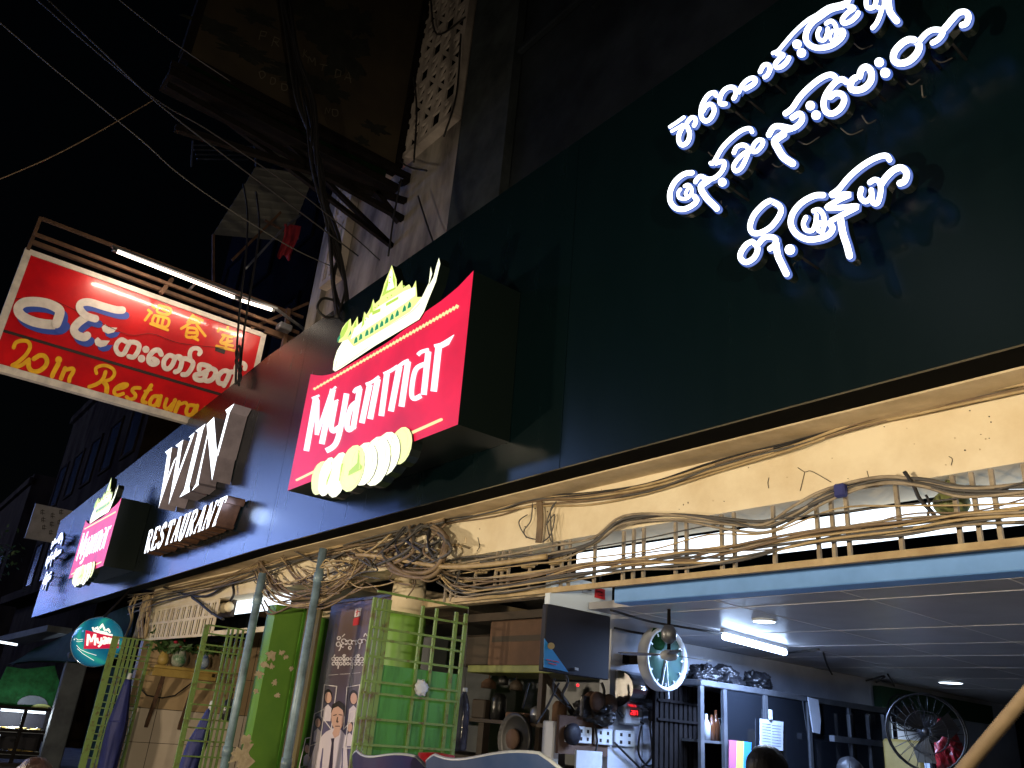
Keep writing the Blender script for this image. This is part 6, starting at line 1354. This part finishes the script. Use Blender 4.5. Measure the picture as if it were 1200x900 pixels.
for k, (px, py, r) in enumerate(((573, 800, .07), (590, 796, .05), (605, 802, .06))):
    m = MB(); c = P(px, py, Y=AY + .3); m.lathe(c, [(.01, .04), (r * .5, .03), (r, 0), (r * 1.05, -.05), (r * .98, -.05)], 16); m.tube([c + Vector((0, 0, .03)), c + Vector((.005, 0, .16))], .006, 5); tag(m.build('hanging_cup', ['rust', 'fan_black', 'wood_dark'][k]), ['rusty cup hanging leftmost under the plank shelf', 'black cup hanging in the middle under the plank shelf', 'dark brown cup hanging rightmost under the plank shelf'][k], 'cup', 'cups under the plank shelf')
for k, (px, py) in enumerate(((662, 800), (726, 815), (705, 812))):
    m = MB(); cable(m, [wx(px, py - 12, .05), wx(px + 3, py, .07), wx(px - 3, py + 14, .05), wx(px + 4, py + 26, .06)], .012, 6); m.build('wire', 'cable_black', lw)
# shelf goods deep along the wall
for k in range(9):
    y = 5.25 + .0 * k; px = 858 + k * 20; c = P(px, 880, X=CX - .2); c.z = zsh + .001; h = random.uniform(.12, .26); m = MB(); m.lathe(c, [(.04, 0), (.045, h * .6), (.02, h * .8), (.02, h)], 12); tag(m.build('bottle', random.choice(['bottle_amber', 'panel_dark', 'plastic_white'])), 'dim bottles standing behind the dark cabinet glass', 'bottle', 'bottles behind the cabinet glass')

# ================================================================ CHAIRS ON THE TERRACE
def chair(label, L_, R_, Y0, mt):
    """moulded plastic armchair seen from behind; L_ and R_ are the upper corners of its back"""
    a, b_ = P(*L_, Y=Y0), P(*R_, Y=Y0); w = (b_ - a).length; cx_ = (a.x + b_.x) / 2; root = empty('plastic_chair', (cx_, Y0 + .25, .45), label, 'chair', 'blue plastic chairs on the terrace')
    zt_ = (a.z + b_.z) / 2; n = 18; vs = []
    for i in range(n + 1):
        t = i / n; x = a.x + (b_.x - a.x) * t; bow = .05 * (1 - (2 * t - 1) ** 2); top = a.z + (b_.z - a.z) * t - .012 * math.sin(math.pi * t) ** 2 - .014 * math.sin(2 * math.pi * t) - .03 * max(0, abs(2 * t - 1) - .8) / .2
        for j in range(7):
            s_ = j / 6; vs.append(Vector((cx_ + (x - cx_) * (1 - .12 * s_), Y0 - bow * 1 + .10 * s_, top + (.88 - top) * s_)))
    k0 = len(vs); vs += [v + Vector((0, .012, 0)) for v in vs]
    fs = [(i * 7 + j, (i + 1) * 7 + j, (i + 1) * 7 + j + 1, i * 7 + j + 1) for i in range(n) for j in range(6)]; fs += [tuple(k0 + q for q in reversed(f)) for f in fs]
    m = MB(); m.add(vs, fs, 0, True); m.build('backrest', mt, root)
    m = MB(); m.tube([vs[i * 7] + Vector((0, .006, .002)) for i in range(n + 1)], .006, 8); m.build('rim', 'chair_rim', root)
    m = MB(); m.box((cx_ - w * .44, Y0 + .1, .86), (cx_ + w * .44, Y0 + .56, .90), bev=.015); m.build('seat', mt, root)
    for sx_ in (-1, 1):
        for sy in (.13, .52): MB().tube([(cx_ + sx_ * w * .4, Y0 + sy, .86), (cx_ + sx_ * w * .45, Y0 + sy + (.03 if sy > .3 else -.03), .455)], .022, 8, r2=.017).build('leg', mt, root)
chair('purple and blue plastic chair back cut by the bottom edge, left one', (414, 876), (503, 893), 1.75, 'chair_purple')
chair('blue plastic chair back with pale rim in front of the workbench', (500, 881), (657, 889), 1.62, 'chair_blue')
m = MB(); c = P(511, 888, Y=3.0); m.lathe((c.x, c.y, .455), [(.14, 0), (.15, .03), (.12, .3), (.11, c.z + .02 - .455), (.02, c.z + .03 - .455)], 20); tag(m.build('red_stool', 'plastic_red'), 'red plastic stool top between the two chair backs', 'stool')

# ================================================================ PEOPLE: only their heads reach into the picture
def person(label, px, py, dist, hair, face, floor=.45):
    d = ray(px, py).normalized(); k = d.dot(Vector([RM[i][2] for i in range(3)])); top = CAM + d * (dist / k)
    hz_ = top.z; base = Vector((top.x, top.y, 0)); f = Vector((face[0], face[1], 0)).normalized(); s_ = Vector((-f.y, f.x, 0))
    def B_(fw, sd_, z): return base + f * fw + s_ * sd_ + Vector((0, 0, z))
    sk = [('pelvis', B_(-.05, 0, hz_ - .82), .15), ('waist', B_(-.04, 0, hz_ - .66), .135), ('chest', B_(-.03, 0, hz_ - .46), .155), ('neck0', B_(-.02, 0, hz_ - .30), .075), ('neck1', B_(0, 0, hz_ - .22), .058), ('head', B_(.015, 0, hz_ - .14), .088), ('crown', B_(.0, 0, hz_ - .085), .082)]
    ed = [(i, i + 1) for i in range(6)]
    for q in (-1, 1):
        b0 = len(sk); sk += [('sh', B_(-.03, q * .17, hz_ - .36), .07), ('el', B_(.06, q * .22, hz_ - .62), .048), ('wr', B_(.3, q * .16, hz_ - .66), .034), ('ha', B_(.38, q * .14, hz_ - .65), .032)]; ed += [(2, b0), (b0, b0 + 1), (b0 + 1, b0 + 2), (b0 + 2, b0 + 3)]
        b0 = len(sk); sk += [('hip', B_(.02, q * .1, hz_ - .84), .1), ('kn', B_(.42, q * .13, hz_ - .84), .07), ('an', B_(.42, q * .13, floor + .1), .045), ('toe', B_(.56, q * .14, floor + .04), .035)]; ed += [(0, b0), (b0, b0 + 1), (b0 + 1, b0 + 2), (b0 + 2, b0 + 3)]
    me = bpy.data.meshes.new('body'); o0 = Vector((base.x, base.y, floor)); me.from_pydata([tuple(p - o0) for _, p, _ in sk], ed, [])
    o = bpy.data.objects.new('person', me); COL.objects.link(o); o.location = o0; ORG[o.name] = o0; me.materials.append(MATS['shirt_dark']); me.materials.append(MATS['skin'])
    md = o.modifiers.new('skin', 'SKIN'); 
    for i, (_, _, r) in enumerate(sk): me.skin_vertices[0].data[i].radius = (r, r)
    me.skin_vertices[0].data[0].use_root = True; md.use_smooth_shade = True; o.modifiers.new('sub', 'SUBSURF').levels = 2; o.modifiers['sub'].render_levels = 2
    dg = bpy.context.evaluated_depsgraph_get(); ev = bpy.data.meshes.new_from_object(o.evaluated_get(dg)); o.modifiers.clear(); o.data = ev; ev.name = 'body'
    ev.materials.clear(); ev.materials.append(MATS['shirt_dark']); ev.materials.append(MATS['skin'])
    for p_ in ev.polygons:
        z = p_.center.z + floor; p_.material_index = 1 if z > hz_ - .27 else 0; p_.use_smooth = True
    tag(o, label, 'person')
    m = MB(); m.sphere(B_(-.018, 0, hz_ - .115), .112, 26, 16, sc=(.95, .95, 1.0))
    from mathutils import noise
    keep = []
    for i, v in enumerate(m.v): m.v[i] = v + (v - B_(-.018, 0, hz_ - .115)) * .10 * noise.noise(v * 22)
    m.f, m.m, m.sm = [list(x) for x in zip(*[(ff, a, b) for ff, a, b in zip(m.f, m.m, m.sm) if not (sum((m.v[i] for i in ff), Vector()) / len(ff) - base).dot(f) > .05 or (sum(m.v[i].z for i in ff) / len(ff)) > hz_ - .07])]
    m.build('hair', hair, o)
    for q in (-1, 1):
        MB().sphere(B_(.10, q * .034, hz_ - .125), .011, 10, 8).build('eye', 'plastic_white', o); MB().sphere(B_(.0, q * .092, hz_ - .135), .026, 10, 8, sc=(.5, .5, 1)).build('ear', 'skin', o)
    m = MB(); m.prism([B_(.098, -.012, hz_ - .165), B_(.098, .012, hz_ - .165), B_(.102, 0, hz_ - .12)], f * .018); m.build('nose', 'skin', o)
    MB().sphere(B_(.094, 0, hz_ - .19), .02, 10, 6, sc=(.6, .6, .25)).build('mouth', 'plastic_red', o)
person('seated diner with black hair in front of the white notice', 901, 872, 4.2, 'hair', (.3, 1))
person('seated diner farther back below the steel rack', 997, 886, 6.5, 'hair', (.2, 1))
person('seated person with brown hair at the lower left corner', 46, 886, 5.0, 'hair_brown', (-1, .2), 0.0)

# ================================================================ STREET LAMPS AND SHOPS BEHIND THE CAMERA AND DOWN THE STREET
def lamp(loc, h, col, power, mt, label, size=.12, arm=(0, .6), light_blocker=None):
    x, y = loc; root = empty('street_lamp', (x, y, 0), label, 'street lamp', 'lamps along the street')
    m = MB(); m.lathe((x, y, 0), [(.1, 0), (.1, .3), (.05, .35), (.04, h)], 14); m.build('post', 'dull_metal', root)
    hx = (x + arm[0], y + arm[1], h - .05); m = MB(); m.tube([(x, y, h - .1), (x + arm[0] * .5, y + arm[1] * .5, h + .08), hx], .025, 8); m.build('arm', 'dull_metal', root)
    m = MB(); m.lathe(hx, [(.03, .08), (.14, .0), (.15, -.03), (.13, -.03)], 20); m.build('lamp_shade', 'dull_metal', root)
    m = MB(); m.sphere((hx[0], hx[1], hx[2] - .03), .08, 16, 10); m.build('bulb', mt, root)
    L = bpy.data.lights.new('lamp_light', 'POINT'); L.energy = power; L.color = col; L.shadow_soft_size = size; ob = bpy.data.objects.new('lamp_light', L); COL.objects.link(ob); ob.parent = root; ob.location = (arm[0], arm[1], h - .18)
    if light_blocker:
        (xa_, xb_, rise) = light_blocker; q = [(hx[0] + xa_ * .15, hx[1] + .06, h - .24), (hx[0] + xb_ * .15, hx[1] + .06, h - .24), (hx[0] + xb_, hx[1] + .6, h - .18 + rise), (hx[0] + xa_, hx[1] + .6, h - .18 + rise)]
        m = MB(); m.prism(q, (0, 0, -.006)); m.build('light_blocker', 'fan_black', root)  # unseen plate added to keep the lamp's light out of the dining room
    return root
lamp((2.4, -1.0), 1.95, (1.0, .83, .58), 820, 'lamp_warm', 'low warm stall lamp on a post near the camera, right', .05, light_blocker=(-.92, 1.4, .05))
lamp((-2.2, -2.2), 2.0, (1.0, .82, .57), 860, 'lamp_warm', 'low warm stall lamp on a post across from the folding gate', .05, light_blocker=(-.29, .14, .04))
lamp((-9.0, -2.4), 2.1, (1.0, .82, .58), 900, 'lamp_warm', 'low warm stall lamp on a post across from the green pier', .15)
lamp((-19.0, -2.6), 2.6, (1.0, .9, .75), 60, 'lamp_warm', 'dim white stall lamp on a post across from the beer globe', .15)
lamp((-17.0, -7.6), 8.2, (.28, .46, 1.0), 160, 'lamp_cool', 'tall cool street lamp across the road, nearest the restaurant', .6)
lamp((-38.0, -7.6), 8.8, (.26, .42, 1.0), 420, 'lamp_cool', 'tall cool lamp added across the road, middle of three', .8)  # unseen lamp put in for the fascia's blue sheen
lamp((-70.0, -7.6), 7.6, (.26, .40, 1.0), 420, 'lamp_cool', 'tall cool lamp added far down the road, last of three', 1.0)  # unseen too, added for the bluish reflection at the fascia's left end
ob_ = block('opposite_building', -110, -24, -16, -8.4, 15, 'old_facade', 'long building across the road with two rows of added glowing windows', 0, 3)
glow('sheen_pane_blue', (.15, .29, 1.0), 7.0); glow('sheen_pane_white', (.42, .56, 1.0), 9.0)  # glowing panes out of view, added to give the fascia its blue sheen
random.seed(2)
for k in range(26):
    for z in (6.0, 9.6):
        x = -26 - k * 3.2; f = MB()
        for a, b_ in (((x - 2.6, -8.39, z - .1), (x + .1, -8.3, z)), ((x - 2.6, -8.39, z + 2.5), (x + .1, -8.3, z + 2.6)), ((x - 2.6, -8.39, z), (x - 2.5, -8.3, z + 2.5)), ((x, -8.39, z), (x + .1, -8.3, z + 2.5))): f.box(a, b_)
        wn = f.build('window', 'old_facade', ob_); MB().box((x - 2.5, -8.39, z), (x, -8.36, z + 2.5)).build('pane', random.choice(['sheen_pane_blue', 'sheen_pane_blue', 'sheen_pane_white']), wn)
for (x0, x1, z0, z1, mt, lb) in ((-62, -57, 8.75, 9.45, 'neon_orange', 'orange neon shop sign on the building across the road'), (-84, -72, 8.75, 9.3, 'neon_pink', 'pink neon strip sign on the building across the road')):
    m = MB(); m.box((x0, -8.25, z0), (x1, -8.05, z1), bev=.03); tag(m.build('neon_sign', mt), lb, 'neon sign')
